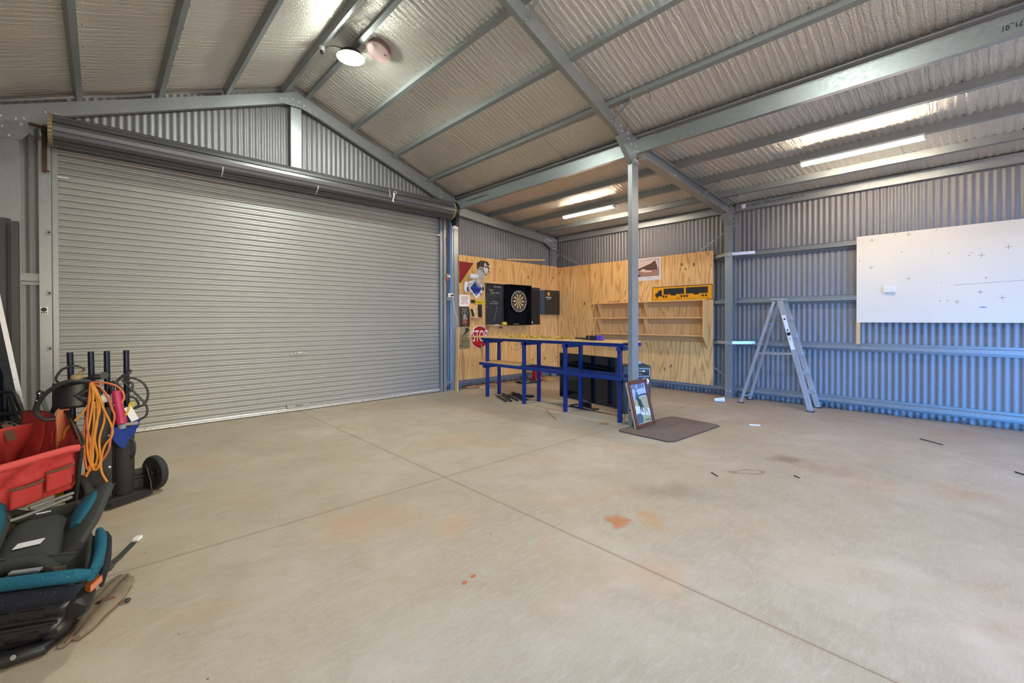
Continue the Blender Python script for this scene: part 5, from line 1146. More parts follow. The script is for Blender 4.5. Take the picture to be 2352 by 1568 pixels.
# black-handled machine behind the wagon
hm = thing('push_trolley', (-.60, 5.50, 0), 'black tubular handle frame of a trolley behind the red wagon', 'trolley')
MB().tube(smooth_path([(-.80, 5.60, .80), (-.60, 5.484, .815), (-.525, 5.41, .815), (-.49, 5.37, .74), (-.47, 5.36, .66)]), .014, 8).build('handle_bar', 'black', parent=hm)
MB().tube([(-.535, 5.42, .80), (-.47, 5.34, .55), (-.50, 5.36, .1)], .022, 8).tube([(-.9, 5.7, .6), (-.47, 5.35, .655)], .020, 8).build('frame_tubes', 'blacksteel', parent=hm)
MB().tube([(-.601, 5.758, .05), (-.601, 5.758, .93)], .030, 14).tube([(-.601, 5.758, .93), (-.62, 5.77, 1.0)], .026, 14).build('upright_post', 'navy', parent=hm)
MB().tube([(-.86, 5.55, .12), (-.50, 5.45, .12)], .12, 20).build('wheel', 'rubber', parent=hm)
mb = MB()
for k in range(6): mb.tube(smooth_path([(-.70+.04*k, 5.3, .55+.01*k), (-.60+.03*k, 5.22, .585+.012*(k % 3)), (-.5+.02*k, 5.18, .555), (-.45+.01*k, 5.2, .48)]), .010, 6)
tag(mb.build('black_hoses', 'cable'), 'black hoses bunched behind the red wagon', 'hose')

# ------------------------------------------------------------------ red folding wagon
wg = thing('folding_wagon', (-.30, 4.5, 0), 'red fabric folding wagon with padded rail and scissor frame', 'wagon')
def patch(mb, a, b, c, d, nu=14, nv=12, amp=.015, sag=.0, seed=0, off=V((0, 0, 0))):
    a, b, c, d = map(V, (a, b, c, d)); nr = ((b-a).cross(d-a)).normalized()
    def f(u, v):
        p = a*(1-u)*(1-v)+b*u*(1-v)+c*u*v+d*(1-u)*v
        w = math.sin(math.pi*min(max(v, .0), 1))**.5 if 0 < v < 1 else 0
        k = noise.noise(p*7+V((seed, 0, 0)))*amp*1.3+abs(noise.noise(p*13+V((0, seed, 0))))*amp
        return p+nr*k*w+V((0, 0, -sag*math.sin(math.pi*u)*(1 if v > .9 else v)))+off
    mb.grid(f, nu, nv)
RA, RB_ = V((-.112, 4.20, .535)), V((-.86, 3.64, .515))          # near rail
CA, CB2 = V((-.148, 4.215, .265)), V((-.84, 3.70, .245))
FA = V((-.445, 5.06, .705)); FB = V((-.9, 4.72, .62))
mb = MB(); patch(mb, CA, CB2, RB_, RA, 44, 22, .034, 0, 1)
mb.build('near_side_panel', 'red', parent=wg, smooth=True, solid=.004)
mb = MB()
tops = [V((-.10, 4.25, .55)), V((-.171, 4.533, .705)), V((-.24, 4.66, .69)), V((-.302, 4.793, .722)), FA]; bots = [CA, V((-.20, 4.42, .27)), V((-.27, 4.58, .27)), V((-.34, 4.74, .27)), V((-.47, 4.95, .27))]
for i in range(4): patch(mb, bots[i], bots[i+1], tops[i+1], tops[i], 6, 14, .022, 0, 1)
mb.build('end_panel', 'red', parent=wg, smooth=True, solid=.004)
mb = MB(); patch(mb, V((-.47, 4.95, .27)), V((-.9, 4.6, .27)), V((-.9, 4.70, .60)), V((-.36, 4.88, .635)), 12, 12, .014, 0, 5); patch(mb, CA, CB2, V((-.9, 4.6, .27)), V((-.47, 4.95, .27)), 8, 8, .01, 0, 3)
mb.build('far_side_and_floor', 'red', parent=wg, smooth=True, solid=.004)
mb = MB().tube(smooth_path([RB_, V((-.437, 3.955, .528)), V((-.288, 4.085, .533)), V((-.16, 4.175, .540)), RA], 5), [.024]*21, 12); mb.build('padded_rail', 'redpipe', parent=wg, smooth=True)
MB().tube(smooth_path([tops[0]+V((0, .0, .0))]+tops[1:], 5), .006, 6).build('dark_piping', 'brownwebbing', parent=wg)
MB().tube(smooth_path([RA+V((.005, .01, .01)), V((-.09, 4.26, .56)), V((-.12, 4.38, .62)), V((-.171, 4.533, .705))], 4), .010, 8).build('rim_tube', 'wagonblack', parent=wg)
def pocket(c, ex_, ey_, nm):
    mb = MB(); c = V(c); ex_ = V(ex_); ey_ = V(ey_); nn = ex_.cross(ey_).normalized()
    if nn.y > 0: nn = -nn
    mb.grid(lambda u, v: c+ex_*(u-.5)+ey_*(v-.5)+nn*(.012+.030*math.sin(math.pi*u)**.6*(.4+.6*v)), 10, 8)
    p = mb.build('side_pocket', 'red', parent=wg, smooth=True, solid=.004)
    MB().tube([c+ex_*(u-.5)+ey_*.5+nn*(.016+.030*math.sin(math.pi*u)**.6) for u in [k/10 for k in range(11)]], .008, 6).build('pocket_binding', 'brownwebbing', parent=p)
pocket((-.21, 4.14, .37), (.115, .095, .01), (.0, -.0, .13), 1); pocket((-.345, 4.03, .33), (.13, .10, .01), (0, 0, .12), 2)
mb = MB(); 
P2 = smooth_path([(-.515, 4.93, .63), (-.50, 4.86, .64), (-.49, 4.84, .60), (-.475, 4.82, .53)], 4)
for a, b in zip(P2[:-1], P2[1:]): mb.bar(a, b, .05, .004, (.3, -1, .2))
mb.build('velcro_strap', 'brownwebbing', parent=wg)
def scissor(t_, l_, r_):
    mb = MB(); t_, l_, r_ = V(t_), V(l_), V(r_); mb.bar(t_, l_, .028, .012, (.3, -1, .2)).bar(t_, r_, .028, .012, (.3, -1, .2)); mb.ell(t_, (.024, .012, .024), 14, 8)
    bolts([t_+V((-.006, -.012, 0)), t_.lerp(l_, .25)+V((-.004, -.012, 0)), t_.lerp(r_, .25)+V((-.004, -.012, 0))], (0, -1, 0), .006, mb=mb)
    mb.build('scissor_arm', ['wagonblack', 'bolt'], parent=wg)
scissor((-.35, 5.112, .825), (-.405, 5.13, .60), (-.29, 5.02, .60)); scissor((-.227, 4.724, .845), (-.30, 4.80, .60), (-.115, 4.34, .575))
MB().tube([(-.100, 4.215, .53), (-.135, 4.235, .14)], .014, 8).build('corner_leg', 'wagonblack', parent=wg)
MB().tube([(-.148, 4.18, .215), (-.34, 4.03, .20), (-.84, 3.66, .20)], .011, 8).tube([(-.14, 4.20, .235), (-.33, 4.06, .23)], .010, 8).build('lower_bars', 'galv_dark', parent=wg)
for p in ((-.165, 4.25, .07), (-.44, 4.95, .07), (-.80, 3.72, .07)):
    MB().lathe([(.04, -.02), (.07, -.018), (.07, .018), (.04, .02)], p, (.66, -.75, 0), 20).build('wheel', 'rubber', parent=wg)

# ------------------------------------------------------------------ welding trolley with its load
tr = thing('welding_trolley', (.09, 4.65, 0), 'black steel two-wheeled welding trolley with four upright posts', 'trolley')
AXD = V((.89, .455, 0)).normalized()
for wx, wy in ((.325, 4.70), (-.12, 4.475)):
    w = MB().lathe([(.05, -.025), (.095, -.028), (.128, -.026), (.137, -.016), (.139, 0), (.137, .016), (.128, .026), (.095, .028), (.05, .025)], (wx, wy, .14), AXD, 36).build('wheel', 'rubber', parent=tr, smooth=True)
    MB().lathe([(.088, -.031), (.088, .031)], V((wx, wy, .14)), AXD, 24).lathe([(.03, -.045), (.03, .045)], V((wx, wy, .14)), AXD, 16).build('rim', 'blacksteel', parent=w)
MB().tube([(-.12, 4.475, .14), (.325, 4.70, .14)], .012, 8).build('axle', 'blacksteel', parent=tr)
MB().prism([(-.07, 4.62), (.0, 4.42), (.055, 4.405), (.30, 4.545), (.26, 4.68), (-.07, 4.70)], (0, 0, .035), (1, 0, 0), (0, 1, 0), (0, 0, .010)).build('base_tray', 'stick', parent=tr, label='dusty base tray')
MB().prism([(-.07, 4.62), (.0, 4.42), (.055, 4.405), (.30, 4.545), (.30, 4.535), (.055, 4.395), (-.005, 4.41), (-.08, 4.615)], (0, 0, .015), (1, 0, 0), (0, 1, 0), (0, 0, .035)).build('tray_lip', 'blacksteel', parent=tr)
MB().prism([(0, .03), (.125, .03), (.125, .20), (0, .20)], (.125, 4.66, 0), (.97, .24, 0), (0, 0, 1), (0, .006, 0)).build('rear_gusset', 'blacksteel', parent=tr)
MB().prism([(0, .03), (.15, .03), (.15, .205), (.085, .21), (.02, .11)], (.292, 4.555, 0), (-.30, .95, 0), (0, 0, 1), (.006, .002, 0)).build('side_gusset', 'blacksteel', parent=tr)
MB().lathe([(.012, 0), (.012, .003)], (.262, 4.655, .165), (-.95, -.30, 0), 12).build('gusset_hole', 'ink', parent=tr)
bpn = MB().box(-.085, .065, 4.56, 4.575, .05, .74).box(.060, .068, 4.56, 4.75, .05, .74).box(-.09, -.082, 4.56, 4.75, .05, .74)
bolts([(.045, 4.56, z) for z in (.10, .28, .52)]+[(-.0, 4.56, .25)], (0, -1, 0), .007, mb=bpn); bpn.build('body_panel', ['blacksteel', 'bolt'], parent=tr)
for x, lean in ((-.165, -.02), (-.053, -.012), (.036, -.006), (.149, -.004)):
    MB().tube([(x+lean*-1.2, 4.66, .05), (x, 4.62, 1.165)], .0185, 14).build('upright_post', 'navy', parent=tr)
tag(MB().lathe([(.060, 0), (.066, .01), (.066, .56), (.058, .60), (.03, .64)], (.128, 4.61, .046), (0, 0, 1), 24).build('gas_cylinder', 'rubber', smooth=True), 'dark dusty gas cylinder standing on the welding trolley', 'cylinder')
tag(MB().lathe([(.062, 0), (.066, .01), (.066, .50), (.05, .54)], (-.19, 4.72, .046), (0, 0, 1), 24).build('gas_bottle', 'yellow', smooth=True), 'mustard yellow bottle mostly hidden behind the orange cords', 'bottle')
# helmet-like black case + handle of the load
ms = thing('welding_mask', (-.13, 4.60, .78), 'black plastic welding mask hung on the left posts of the trolley', 'mask')
def maskf(u, v):
    a = math.pi*(u-.5)*1.1; return (-.135+.125*math.sin(a), 4.66-.115*math.cos(a)+.03*v, .74+.19*v+.02*math.sin(math.pi*u))
MB().grid(maskf, 16, 8).build('shell', 'black', parent=ms, smooth=True, solid=.004)
MB().ell((-.135, 4.60, .945), (.12, .055, .022), 20, 10, R=Matrix.Rotation(.18, 3, 'Y').inverted()).build('brim', 'black', parent=ms, smooth=True)
MB().ell((-.02, 4.58, .975), (.055, .03, .020), 16, 8).build('headband_pad', 'black', parent=ms); MB().tube([(.02, 4.57, .985), (.02, 4.54, .985)], .026, 14).build('knob', 'black', parent=ms)
# black leads
def lead(name, pts, r, mat, lab, cat='cable', k=6):
    return tag(MB().tube(smooth_path(pts, k), r, 8).build(name, mat, smooth=True), lab, cat)
lead('welding_lead', [(-.05, 4.56, .94), (-.16, 4.52, .965), (-.27, 4.55, .90), (-.33, 4.60, .80), (-.335, 4.62, .74), (-.29, 4.60, .69), (-.20, 4.60, .70)], .014, 'cable', 'thick black welding lead looped out to the left of the trolley')
lead('mask_lead', [(-.20, 4.57, .93), (-.235, 4.55, .98), (-.20, 4.53, 1.05), (-.14, 4.52, 1.07), (-.095, 4.52, 1.055), (-.09, 4.52, 1.03)], .008, 'cable', 'thin black lead arched over the left trolley post')
tag(MB().ell((-.13, 4.53, .985), (.035, .03, .025), 14, 8).tube([(-.13, 4.53, .985), (-.095, 4.52, 1.03)], .012, 8).build('earth_clamp', 'tincream'), 'old brass earth clamp lying on the welding mask', 'clamp')
lead('coiled_lead', [(-.14, 4.545, .86), (-.10, 4.53, .83), (-.05, 4.53, .825), (.0, 4.53, .85), (-.02, 4.53, .89), (-.08, 4.53, .88), (-.12, 4.54, .84), (-.06, 4.52, .80)], .013, 'cable', 'thick black lead coiled under the welding mask')
lead('coiled_lead', [(.05, 4.56, .90), (.075, 4.55, .93), (.10, 4.55, .88), (.09, 4.55, .82), (.065, 4.56, .86), (.08, 4.56, .91), (.12, 4.56, .86), (.13, 4.56, .78)], .014, 'cable', 'thick black lead coiled right of the third post')
lead('loose_cord', [(.08, 4.56, .92), (.12, 4.55, .97), (.16, 4.54, 1.0), (.175, 4.54, 1.015), (.16, 4.54, .985), (.11, 4.55, .95), (.09, 4.55, .92)], .008, 'cable', 'thin black cord twisted round the right trolley post')
lead('loose_cord', [(.13, 4.55, .95), (.19, 4.54, .95), (.25, 4.53, .90), (.275, 4.53, .82), (.255, 4.53, .745), (.20, 4.54, .715), (.15, 4.55, .715)], .008, 'cable', 'thin black cord looping far out to the right, the upper loop')
lead('loose_cord', [(.12, 4.54, .945), (.16, 4.53, .885), (.22, 4.53, .80), (.265, 4.53, .72), (.26, 4.53, .645), (.20, 4.54, .61)], .008, 'cable', 'thin black cord falling to the right of the trolley, the lower loop')
lead('loose_cord', [(.14, 4.54, .935), (.18, 4.53, .91), (.175, 4.53, .86), (.13, 4.54, .81), (.12, 4.54, .74), (.17, 4.53, .72), (.215, 4.53, .735), (.20, 4.53, .79), (.16, 4.54, .81)], .008, 'cable', 'thin black cord coiled beside the pink tube')
lead('loose_cord', [(.15, 4.55, .50), (.19, 4.53, .45), (.19, 4.53, .36), (.17, 4.55, .32)], .007, 'cable', 'thin black cord hanging below the blue cloth')
# orange extension cords: a hank of loops hanging from the mask knob
hk = [[(-.055, 4.53, .93), (-.04, 4.49, .86), (-.055, 4.48, .70), (-.075, 4.48, .55), (-.07, 4.48, .40), (-.035, 4.47, .30), (-.005, 4.47, .36), (-.01, 4.48, .52), (.02, 4.49, .68), (-.01, 4.50, .84), (-.05, 4.53, .92)],
      [(-.05, 4.54, .94), (-.03, 4.50, .88), (-.005, 4.49, .76), (-.03, 4.48, .62), (-.045, 4.48, .48), (-.05, 4.48, .36), (-.10, 4.48, .22), (-.13, 4.50, .20)],
      [(-.05, 4.54, .94), (-.02, 4.50, .87), (.015, 4.48, .74), (.055, 4.47, .62), (.06, 4.47, .54), (.02, 4.47, .47), (-.0, 4.47, .38), (.0, 4.47, .28), (.035, 4.46, .18), (.03, 4.46, .13), (-.03, 4.47, .14), (-.09, 4.48, .21), (-.13, 4.5, .27)],
      [(-.05, 4.54, .93), (.0, 4.51, .90), (.04, 4.49, .82), (.06, 4.48, .74), (.075, 4.47, .68), (.06, 4.47, .58), (.05, 4.47, .50), (.035, 4.47, .42), (-.02, 4.48, .33), (-.10, 4.49, .27), (-.13, 4.5, .25)],
      [(-.055, 4.54, .93), (-.05, 4.50, .84), (-.09, 4.49, .74), (-.16, 4.50, .65), (-.19, 4.53, .60), (-.20, 4.56, .52)],
      [(-.055, 4.53, .94), (-.065, 4.49, .80), (-.075, 4.48, .64), (-.06, 4.48, .50), (-.055, 4.48, .38), (-.075, 4.48, .31), (-.09, 4.48, .42), (-.09, 4.49, .60), (-.06, 4.50, .80)],
      [(-.05, 4.54, .94), (.03, 4.52, .93), (.10, 4.51, .89), (.13, 4.50, .82), (.11, 4.49, .77), (.07, 4.49, .76)],
      [(-.05, 4.53, .93), (-.02, 4.495, .80), (-.02, 4.485, .66), (-.035, 4.48, .52), (-.02, 4.48, .40), (-.04, 4.48, .33), (-.06, 4.48, .44), (-.04, 4.49, .62), (-.035, 4.50, .80)]]
oc = thing('extension_cord_hank', (-.04, 4.49, .14), 'hank of orange extension cord draped down the front of the trolley', 'cord')
for k, p in enumerate(hk): MB().tube(smooth_path(p, 6), .0078, 8).build('cord_loop', 'orange2' if k in (3, 5, 6) else 'orange', parent=oc, smooth=True)
oc2 = thing('extension_cord_hank', (-.20, 4.60, .5), 'second hank of brownish orange cord half hidden left of the trolley panel', 'cord')
for k in range(6): MB().tube(smooth_path([(-.14, 4.60, .84), (-.175-.01*k, 4.58, .75), (-.19-.008*k, 4.575, .60), (-.185-.008*k, 4.575, .45), (-.15, 4.6, .40)], 5), .008, 6).build('cord_loop', 'orange2', parent=oc2, smooth=True)
# pink tube, white tag, blue cloth
pk = thing('pink_tube', (.10, 4.50, .58), 'bright pink plastic tube with a clear nozzle strapped to the trolley', 'tube')
MB().lathe([(.028, 0), (.030, .01), (.030, .16), (.027, .24), (.025, .25)], (.115, 4.50, .62), (-.13, .04, 1), 20).build('barrel', 'pink', parent=pk, smooth=True)
MB().lathe([(.034, 0), (.034, .05)], (.116, 4.50, .615), (-.13, .04, 1), 20).build('collar', 'pink', parent=pk); MB().lathe([(.022, 0), (.030, .035)], (.12, 4.50, .575), (-.1, 0, 1), 16).build('nozzle', 'polycarb', parent=pk)
tag(MB().tube([(.13, 4.49, .605), (.21, 4.48, .605)], .013, 10).tube([(.21, 4.48, .603), (.315, 4.46, .600)], .0015, 5).build('screwdriver', 'tingrey'), 'small screwdriver lying across the blue cloth on the trolley', 'screwdriver')
tag(MB().obox((.172, 4.50, .68), (.022, 0, .008), (-.022, 0, .055), (0, .001, 0)).build('paper_tag', 'label'), 'white printed tag hanging beside the pink tube', 'tag')
tag(MB().tube(smooth_path([(.12, 4.51, .64), (.15, 4.50, .70), (.165, 4.50, .76), (.185, 4.50, .76), (.18, 4.5, .73)]), .008, 6).build('yellow_strap', 'yellow'), 'yellow strap looped above the white tag', 'strap')
tag(MB().ell((.02, 4.53, .815), (.035, .02, .035), 14, 8, R=Matrix.Rotation(.5, 3, 'Y')).build('white_glove', 'white'), 'crumpled white cloth tucked beside the third trolley post', 'cloth')
mb = MB()
def clothf(u, v):
    x = .05+.155*u; w = 1-abs(u-.42)*1.3; z = .605-.02*math.sin(3*u)-v*.17*max(w, .25); return (x+.02*noise.noise((x*20, z*20, 0)), 4.495-.015*math.sin(6*u)*v, z)
mb.grid(clothf, 16, 12); mb.ell((.19, 4.52, .60), (.03, .02, .045), 12, 8); tag(mb.build('blue_cloth', 'bluecloth', smooth=True, solid=.005), 'royal blue cloth draped over the front of the gas cylinder', 'cloth')

# ------------------------------------------------------------------ child car seats
def loft(mb, rings, close=True):
    n = len(rings[0]); vs = [p for r in rings for p in r]
    fs = [(i*n+k, i*n+(k+1) % n, (i+1)*n+(k+1) % n, (i+1)*n+k) for i in range(len(rings)-1) for k in range(n)]
    fs += [tuple(range(n))[::-1], tuple(range((len(rings)-1)*n, len(rings)*n))]; mb.add(vs, fs)
def slab(path, wdir, widths, thick, mb, up=None):
    """rounded bolster following a path; widths along wdir, thickness across"""
    P = [V(p) for p in path]; rings = []
    for i, p in enumerate(P):
        t = (P[min(i+1, len(P)-1)]-P[max(i-1, 0)]).normalized(); w = V(wdir[i] if isinstance(wdir, list) else wdir); w = (w-t*w.dot(t)).normalized(); nn = t.cross(w)
        e = .62 if i in (0, len(P)-1) else 1
        rings.append([p+w*widths[i]/2*e*math.copysign(abs(math.cos(a))**.75, math.cos(a))+nn*thick/2*e*math.copysign(abs(math.sin(a))**.75, math.sin(a)) for a in (2*math.pi*k/16 for k in range(16))])
    loft(mb, rings)
# seat 1 (farther)
s1 = thing('child_car_seat', (-.28, 3.85, 0), 'teal and charcoal child car seat lying on its back, the farther of two', 'car seat')
mb = MB()
def padf(u, v):
    x = -.43+.25*u+.03*v-.02*math.sin(math.pi*v)*0; y = 3.44+.66*v; ed = (abs(2*u-1))**4; return (x, y, .135+.015*math.sin(math.pi*v)-.05*ed-.03*(abs(2*v-1))**6+.03*v)
mb.grid(padf, 16, 18); mb.build('back_pad', 'darkfab', parent=s1, smooth=True, solid=.02)
mb = MB(); slab([(-.125, 3.50, .11), (-.10, 3.70, .14), (-.065, 3.88, .20), (-.02, 4.01, .255), (.01, 4.07, .275)], (.75, -.35, .6), [.18, .23, .25, .22, .16], .07, mb); wr = mb.build('side_wing', 'darkfab', parent=s1, smooth=True)
mb = MB(); slab([(-.118, 3.70, .170), (-.095, 3.79, .205), (-.067, 3.88, .240), (-.038, 3.96, .270)], (.75, -.35, .6), [.09, .115, .12, .10], .055, mb); mb.build('teal_stripe', 'teal', parent=wr, smooth=True)
mb = MB(); slab([(-.45, 3.50, .16), (-.465, 3.80, .20), (-.455, 4.06, .27), (-.44, 4.26, .315)], (-.5, -.1, .9), [.16, .18, .18, .12], .075, mb); wl2 = mb.build('side_wing', 'darkfab', parent=s1, smooth=True)
mb = MB(); slab([(-.445, 3.55, .20), (-.46, 3.84, .245), (-.452, 4.08, .31)], (-.5, 0, .9), [.10, .12, .10], .085, mb); mb.build('teal_stripe', 'teal', parent=wl2, smooth=True)
mb = MB(); slab([(-.44, 4.14, .21), (-.36, 4.10, .165), (-.27, 4.09, .155), (-.18, 4.06, .165), (-.10, 4.0, .21)], (0, .3, 1), [.09, .09, .09, .09, .09], .07, mb); mb.build('head_edge', 'darkfab', parent=s1, smooth=True)
mb = MB().box(-.46, -.10, 3.45, 4.12, .0, .06); mb.ell((-.14, 3.80, .05), (.10, .32, .05), 20, 10); mb.build('plastic_shell', 'shell', parent=s1, bevel=.02)
MB().obox((-.295, 3.60, .168), (.052, -.002, 0), (.008, .03, .002), (0, 0, .0015)).build('white_label', 'label', parent=s1); MB().box(-.30, -.235, 4.02, 4.036, .195, .198).build('warning_label', 'label', parent=s1)
# seat 2 (nearer)
s2 = thing('child_car_seat', (-.22, 2.85, 0), 'teal and navy child car seat nearest the camera with scuffed top edge', 'car seat')
mb = MB(); slab([(-.62, 3.02, .285), (-.45, 2.895, .29), (-.31, 2.80, .295), (-.17, 2.72, .298), (-.075, 2.665, .30), (-.035, 2.66, .295)], (-.45, -.5, .55), [.10, .10, .10, .095, .085, .07], .05, mb); mb.build('teal_rim', 'teal', parent=s2, smooth=True)
mb = MB(); slab([(-.035, 2.665, .29), (-.018, 2.74, .29), (-.008, 2.86, .30), (-.006, 2.98, .32), (-.010, 3.06, .335)], (.2, .05, 1), [.10, .10, .09, .08, .06], .045, mb); wg2 = mb.build('side_wing', 'teal', parent=s2, smooth=True)
mb = MB(); slab([(.0, 2.70, .24), (.012, 2.84, .25), (.016, 2.98, .275), (.012, 3.07, .30)], (.15, .05, 1), [.12, .13, .12, .08], .035, mb); mb.build('wing_outer_cover', 'navyfab', parent=wg2, smooth=True)
def innerf(u, v):   # dark inner slope from the wing down into the seat
    a = V((-.045, 2.72, .285)).lerp(V((-.03, 3.05, .32)), u); b = V((-.15, 2.78, .13)).lerp(V((-.20, 3.16, .17)), u); p = a.lerp(b, v); p.z -= .05*math.sin(math.pi*v); return p
MB().grid(innerf, 10, 10).build('inner_wing_pad', 'darkfab', parent=s2, smooth=True, solid=.02)
def innerp(u, v):
    x0 = -.62+.50*u; y0 = 3.02-.30*u; return V((x0+.10*v+.02, y0+.36*v+.03, .25-.13*math.sin(math.pi*min(v*1.1, 1))-.04*v))
MB().grid(innerp, 16, 12).build('seat_liner', 'darkfab', parent=s2, smooth=True, solid=.02)
mb = MB(); slab([(-.46, 3.16, .20), (-.33, 3.17, .225), (-.23, 3.13, .225), (-.16, 3.04, .20)], (0, .2, 1), [.06, .07, .07, .06], .09, mb); mb.build('crotch_bolster', 'darkfab', parent=s2, smooth=True)
MB().ell((-.275, 3.0, .225), (.055, .035, .03), 16, 10, p=.7).build('buckle_cover', 'darkfab', parent=s2, smooth=True)
MB().obox((-.255, 2.97, .262), (.05, -.025, 0), (.006, .014, 0), (0, 0, .006)).build('buckle', 'polycarb', parent=s2, bevel=.003)
MB().obox((-.145, 2.93, .225), (.022, -.010, 0), (0, .004, .03), (.0, .003, .0)).build('harness_webbing', 'canvas', parent=s2)
# outer cover and plastic base on the camera side
def coverf(u, v):
    a = V((-.64, 2.975, .265)).lerp(V((-.052, 2.625, .275)), u); b = V((-.62, 2.96, .165)).lerp(V((-.085, 2.67, .20)), u); p = a.lerp(b, v); p += V((-.4, -.7, 0)).normalized()*(.022*math.sin(math.pi*v)); return p
MB().grid(coverf, 20, 6).build('outer_cover', 'navyfab', parent=s2, smooth=True, solid=.012)
def shellf(u, v):
    a = V((-.62, 2.965, .19)).lerp(V((-.095, 2.67, .205)), u); b = V((-.60, 2.87, .03)).lerp(V((-.15, 2.715, .03)), u); p = a.lerp(b, v); p += V((-.4, -.7, 0)).normalized()*(.018*math.sin(math.pi*v)+.012*math.sin(math.pi*4*v)); return p
sh2 = MB().grid(shellf, 20, 24).build('plastic_shell', 'shell', parent=s2, smooth=True, solid=.012)
nm = V((-.4, -.7, 0)).normalized(); al = V((.88, -.47, 0)).normalized()
def onshell(u, v, o=.008): return shellf(u, v)+nm*o
mb = MB()
for u, v, w, h in ((.80, .16, .045, .016), (.62, .16, .03, .018), (.46, .17, .05, .018), (.80, .64, .05, .014), (.60, .66, .045, .016), (.42, .66, .05, .016), (.7, .42, .10, .004)):
    mb.obox(onshell(u, v, -.001), al*w, nm*.008, U*h)
mb.build('shell_recesses', 'ink', parent=sh2)
MB().obox(onshell(.52, .55, .010), al*.022, nm*.006, U*.016).build('red_indicator', 'redplas', parent=sh2)
mb = MB(); slab([tuple(onshell(u, .46, .004)) for u in (.0, .3, .6, .85, .98)], (0, 0, 1), [.018]*5, .03, mb); mb.build('shell_ledge', 'shell', parent=s2, smooth=True)
mb = MB(); slab([(-.62, 2.86, .03), (-.42, 2.765, .028), (-.28, 2.70, .028), (-.19, 2.69, .03), (-.14, 2.76, .03)], (0, 0, 1), [.055, .055, .055, .05, .04], .07, mb); mb.build('base_foot', 'shell', parent=s2, smooth=True)
MB().ell((-.150, 2.735, .075), (.05, .045, .05), 20, 12).build('base_knob', 'shell', parent=s2, smooth=True)
MB().lathe([(.045, -.05), (.055, -.045), (.055, .03), (.045, .045)], (-.085, 2.74, .155), (-.25, -.85, -.35), 24).build('recline_knob', 'shell', parent=s2, smooth=True)
MB().lathe([(.010, 0), (.010, .004)], V((-.262, 2.655, .05)), (-.4, -.8, .3), 14).build('silver_logo_disc', 'chrome', parent=s2)
MB().obox((-.028, 2.70, .235), (.020, .012, .012), (-.010, .018, 0), (0, .004, .014)).build('belt_guide', 'orangeplas', parent=s2, bevel=.003, label='orange belt guide')
# strap with white buckle
st_ = thing('webbing_strap', (.06, 3.45, 0), 'black webbing strap with a white buckle trailing on the floor from the car seat', 'strap')
P2 = smooth_path([(-.06, 3.33, .03), (-.02, 3.345, .008), (.030, 3.335, .006), (.045, 3.40, .018), (.075, 3.47, .012), (.10, 3.54, .006), (.145, 3.64, .008)], 6); mb = MB(); rot = 0
for i, (a, b) in enumerate(zip(P2[:-1], P2[1:])): mb.bar(a, b+(b-a)*.15, .032 if i > 14 else .018, .0025, (0, 0, 1) if i > 16 else (.7, .3, .5))
mb.build('webbing', 'darkfab', parent=st_); MB().obox((.165, 3.675, .014), (.012, .022, 0), (.016, -.009, 0), (0, 0, .010)).build('buckle', 'white', parent=st_, bevel=.004)
# canvas bundle
cb2 = thing('canvas_bundle', (.0, 2.93, 0), 'long dirty canvas chair bag tied with a strap on the floor beside the car seat', 'bag')
def tubef(path, rs, seed, mb, flat=.6):
    P = smooth_path(path, 6); n = len(P); rings = []
    for i, p in enumerate(P):
        t = (P[min(i+1, n-1)]-P[max(i-1, 0)]).normalized(); s = V((-t.y, t.x, 0)).normalized(); k = i/(n-1)*(len(rs)-1); j = min(int(k), len(rs)-2); r = rs[j]*(1-(k-j))+rs[j+1]*(k-j)
        rings.append([p+s*math.cos(a)*r*(1+.25*noise.noise(p*20+V((a, seed, 0))))+V((0, 0, 1))*math.sin(a)*r*flat*(1+.3*noise.noise(p*25+V((seed, a, 0)))) for a in (2*math.pi*q/14 for q in range(14))])
    loft(mb, rings)
mb = MB(); tubef([(-.085, 2.70, .018), (-.04, 2.77, .024), (.02, 2.88, .028), (.075, 3.02, .026), (.105, 3.12, .02)], [.018, .032, .036, .036, .022], 1, mb); mb.build('canvas_roll', 'canvas', parent=cb2, smooth=True)
mb = MB(); tubef([(-.13, 2.68, .015), (-.06, 2.82, .022), (.0, 2.98, .025), (.06, 3.12, .022), (.10, 3.19, .012)], [.014, .026, .03, .028, .014], 2, mb); mb.build('canvas_fold', 'canvas', parent=cb2, smooth=True)
mb = MB(); tubef([(-.09, 2.86, .012), (-.04, 3.0, .016), (.02, 3.12, .018), (.075, 3.21, .01)], [.012, .022, .022, .012], 3, mb); mb.build('canvas_fold', 'canvas', parent=cb2, smooth=True)
MB().tube(smooth_path([(-.03, 2.92, .03), (.0, 2.90, .052), (.035, 2.895, .05), (.06, 2.90, .02), (.085, 2.90, .012)]), .007, 6).build('tie_strap', 'brownwebbing', parent=cb2); MB().ell((.09, 2.90, .012), (.015, .01, .010), 10, 6).build('strap_toggle', 'black', parent=cb2)
MB().tube(smooth_path([(-.12, 2.665, .03), (-.04, 2.80, .048), (.02, 2.93, .05), (.07, 3.06, .045), (.10, 3.15, .028)]), .004, 6).build('piping', 'brownwebbing', parent=cb2)

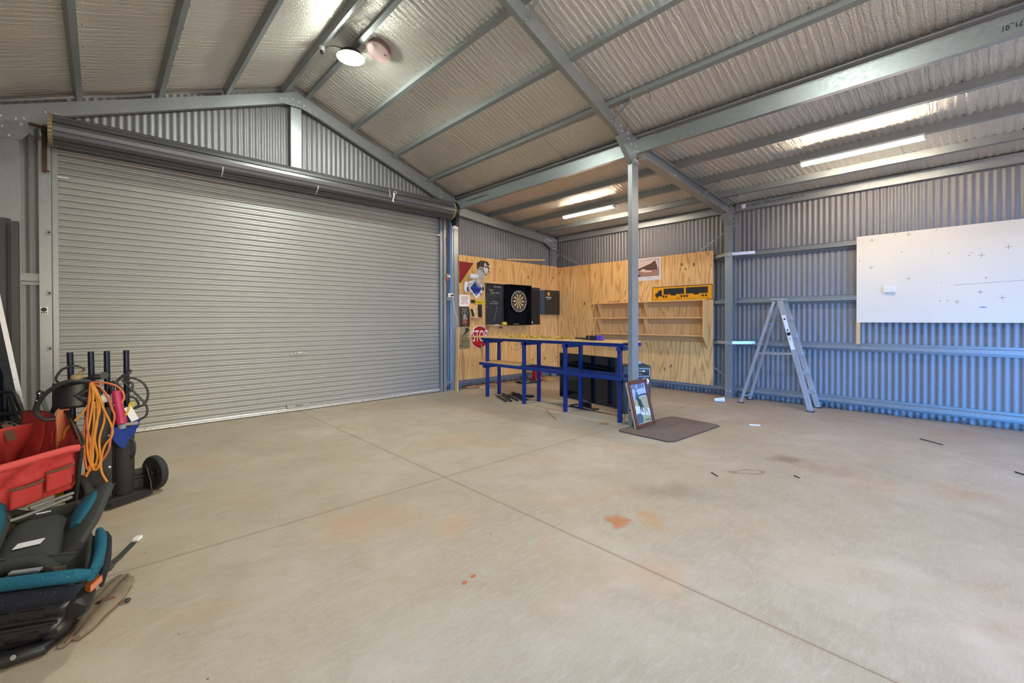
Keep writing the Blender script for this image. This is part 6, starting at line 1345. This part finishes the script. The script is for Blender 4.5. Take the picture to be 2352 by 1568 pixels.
# ------------------------------------------------------------------ camera, world, sun
cam = bpy.data.cameras.new('camera'); co = bpy.data.objects.new('camera', cam); C.objects.link(co)
yaw, pit, rol = math.radians(43.06), math.radians(-.3735), math.radians(.1424)
fwd = V((math.sin(yaw)*math.cos(pit), math.cos(yaw)*math.cos(pit), math.sin(pit))); rgt = V((math.cos(yaw), -math.sin(yaw), 0)); dwn = fwd.cross(rgt)
r2 = rgt*math.cos(rol)+dwn*math.sin(rol); d2 = -rgt*math.sin(rol)+dwn*math.cos(rol)
co.matrix_world = Matrix(((r2.x, -d2.x, -fwd.x, 0), (r2.y, -d2.y, -fwd.y, 0), (r2.z, -d2.z, -fwd.z, 1.4), (0, 0, 0, 1)))
cam.sensor_width = 36; cam.lens = 1012.3/2352*36; cam.shift_y = (740.4-784)/2352; cam.clip_start = .02; cam.clip_end = 200
bpy.context.scene.camera = co
w = bpy.data.worlds.new('sky'); bpy.context.scene.world = w; w.use_nodes = True; bg = w.node_tree.nodes['Background']
nt = w.node_tree; tc = nt.nodes.new('ShaderNodeTexCoord'); sp3 = nt.nodes.new('ShaderNodeSeparateXYZ'); L(nt, tc.outputs['Generated'], sp3.inputs[0])
colr = ramp(nt, math_(nt, 'MULTIPLY_ADD', sp3.outputs[0], .5, .5), [(.0, (.05, .33, 1.0)), (.28, (.08, .36, 1)), (.46, (.42, .37, .28))]); L(nt, colr, bg.inputs[0]); bg.inputs[1].default_value = 19
for nme, loc, rot, sx, sy in (('side_opening_portal', (XL-.02, -1.9, 1.1), (0, math.radians(-90), 0), 2.2, 3.0), ('rear_portal', (2.25, YF-.02, 1.6), (math.radians(90), 0, 0), 5.1, 3.2), ('rear_portal', (6.75, YF-.02, 1.4), (math.radians(90), 0, 0), 2.5, 2.8)):  # first portal sits in the added left-wall opening
    la = bpy.data.lights.new(nme, 'AREA'); la.shape = 'RECTANGLE'; la.size = sx; la.size_y = sy; la.cycles.is_portal = True
    lo = bpy.data.objects.new(nme, la); C.objects.link(lo); lo.location = loc; lo.rotation_euler = rot
sun = bpy.data.lights.new('sun', 'SUN'); sun.energy = 9; sun.angle = .01; sun.color = (1, .93, .82); so_ = bpy.data.objects.new('sun', sun); C.objects.link(so_)
so_.rotation_euler = (math.radians(-28), math.radians(28), 0)
vs_ = bpy.context.scene.view_settings
vs_.view_transform = 'Standard'; vs_.look = 'None'; vs_.gamma = 1; vs_.use_curve_mapping = False; vs_.exposure = 0.36
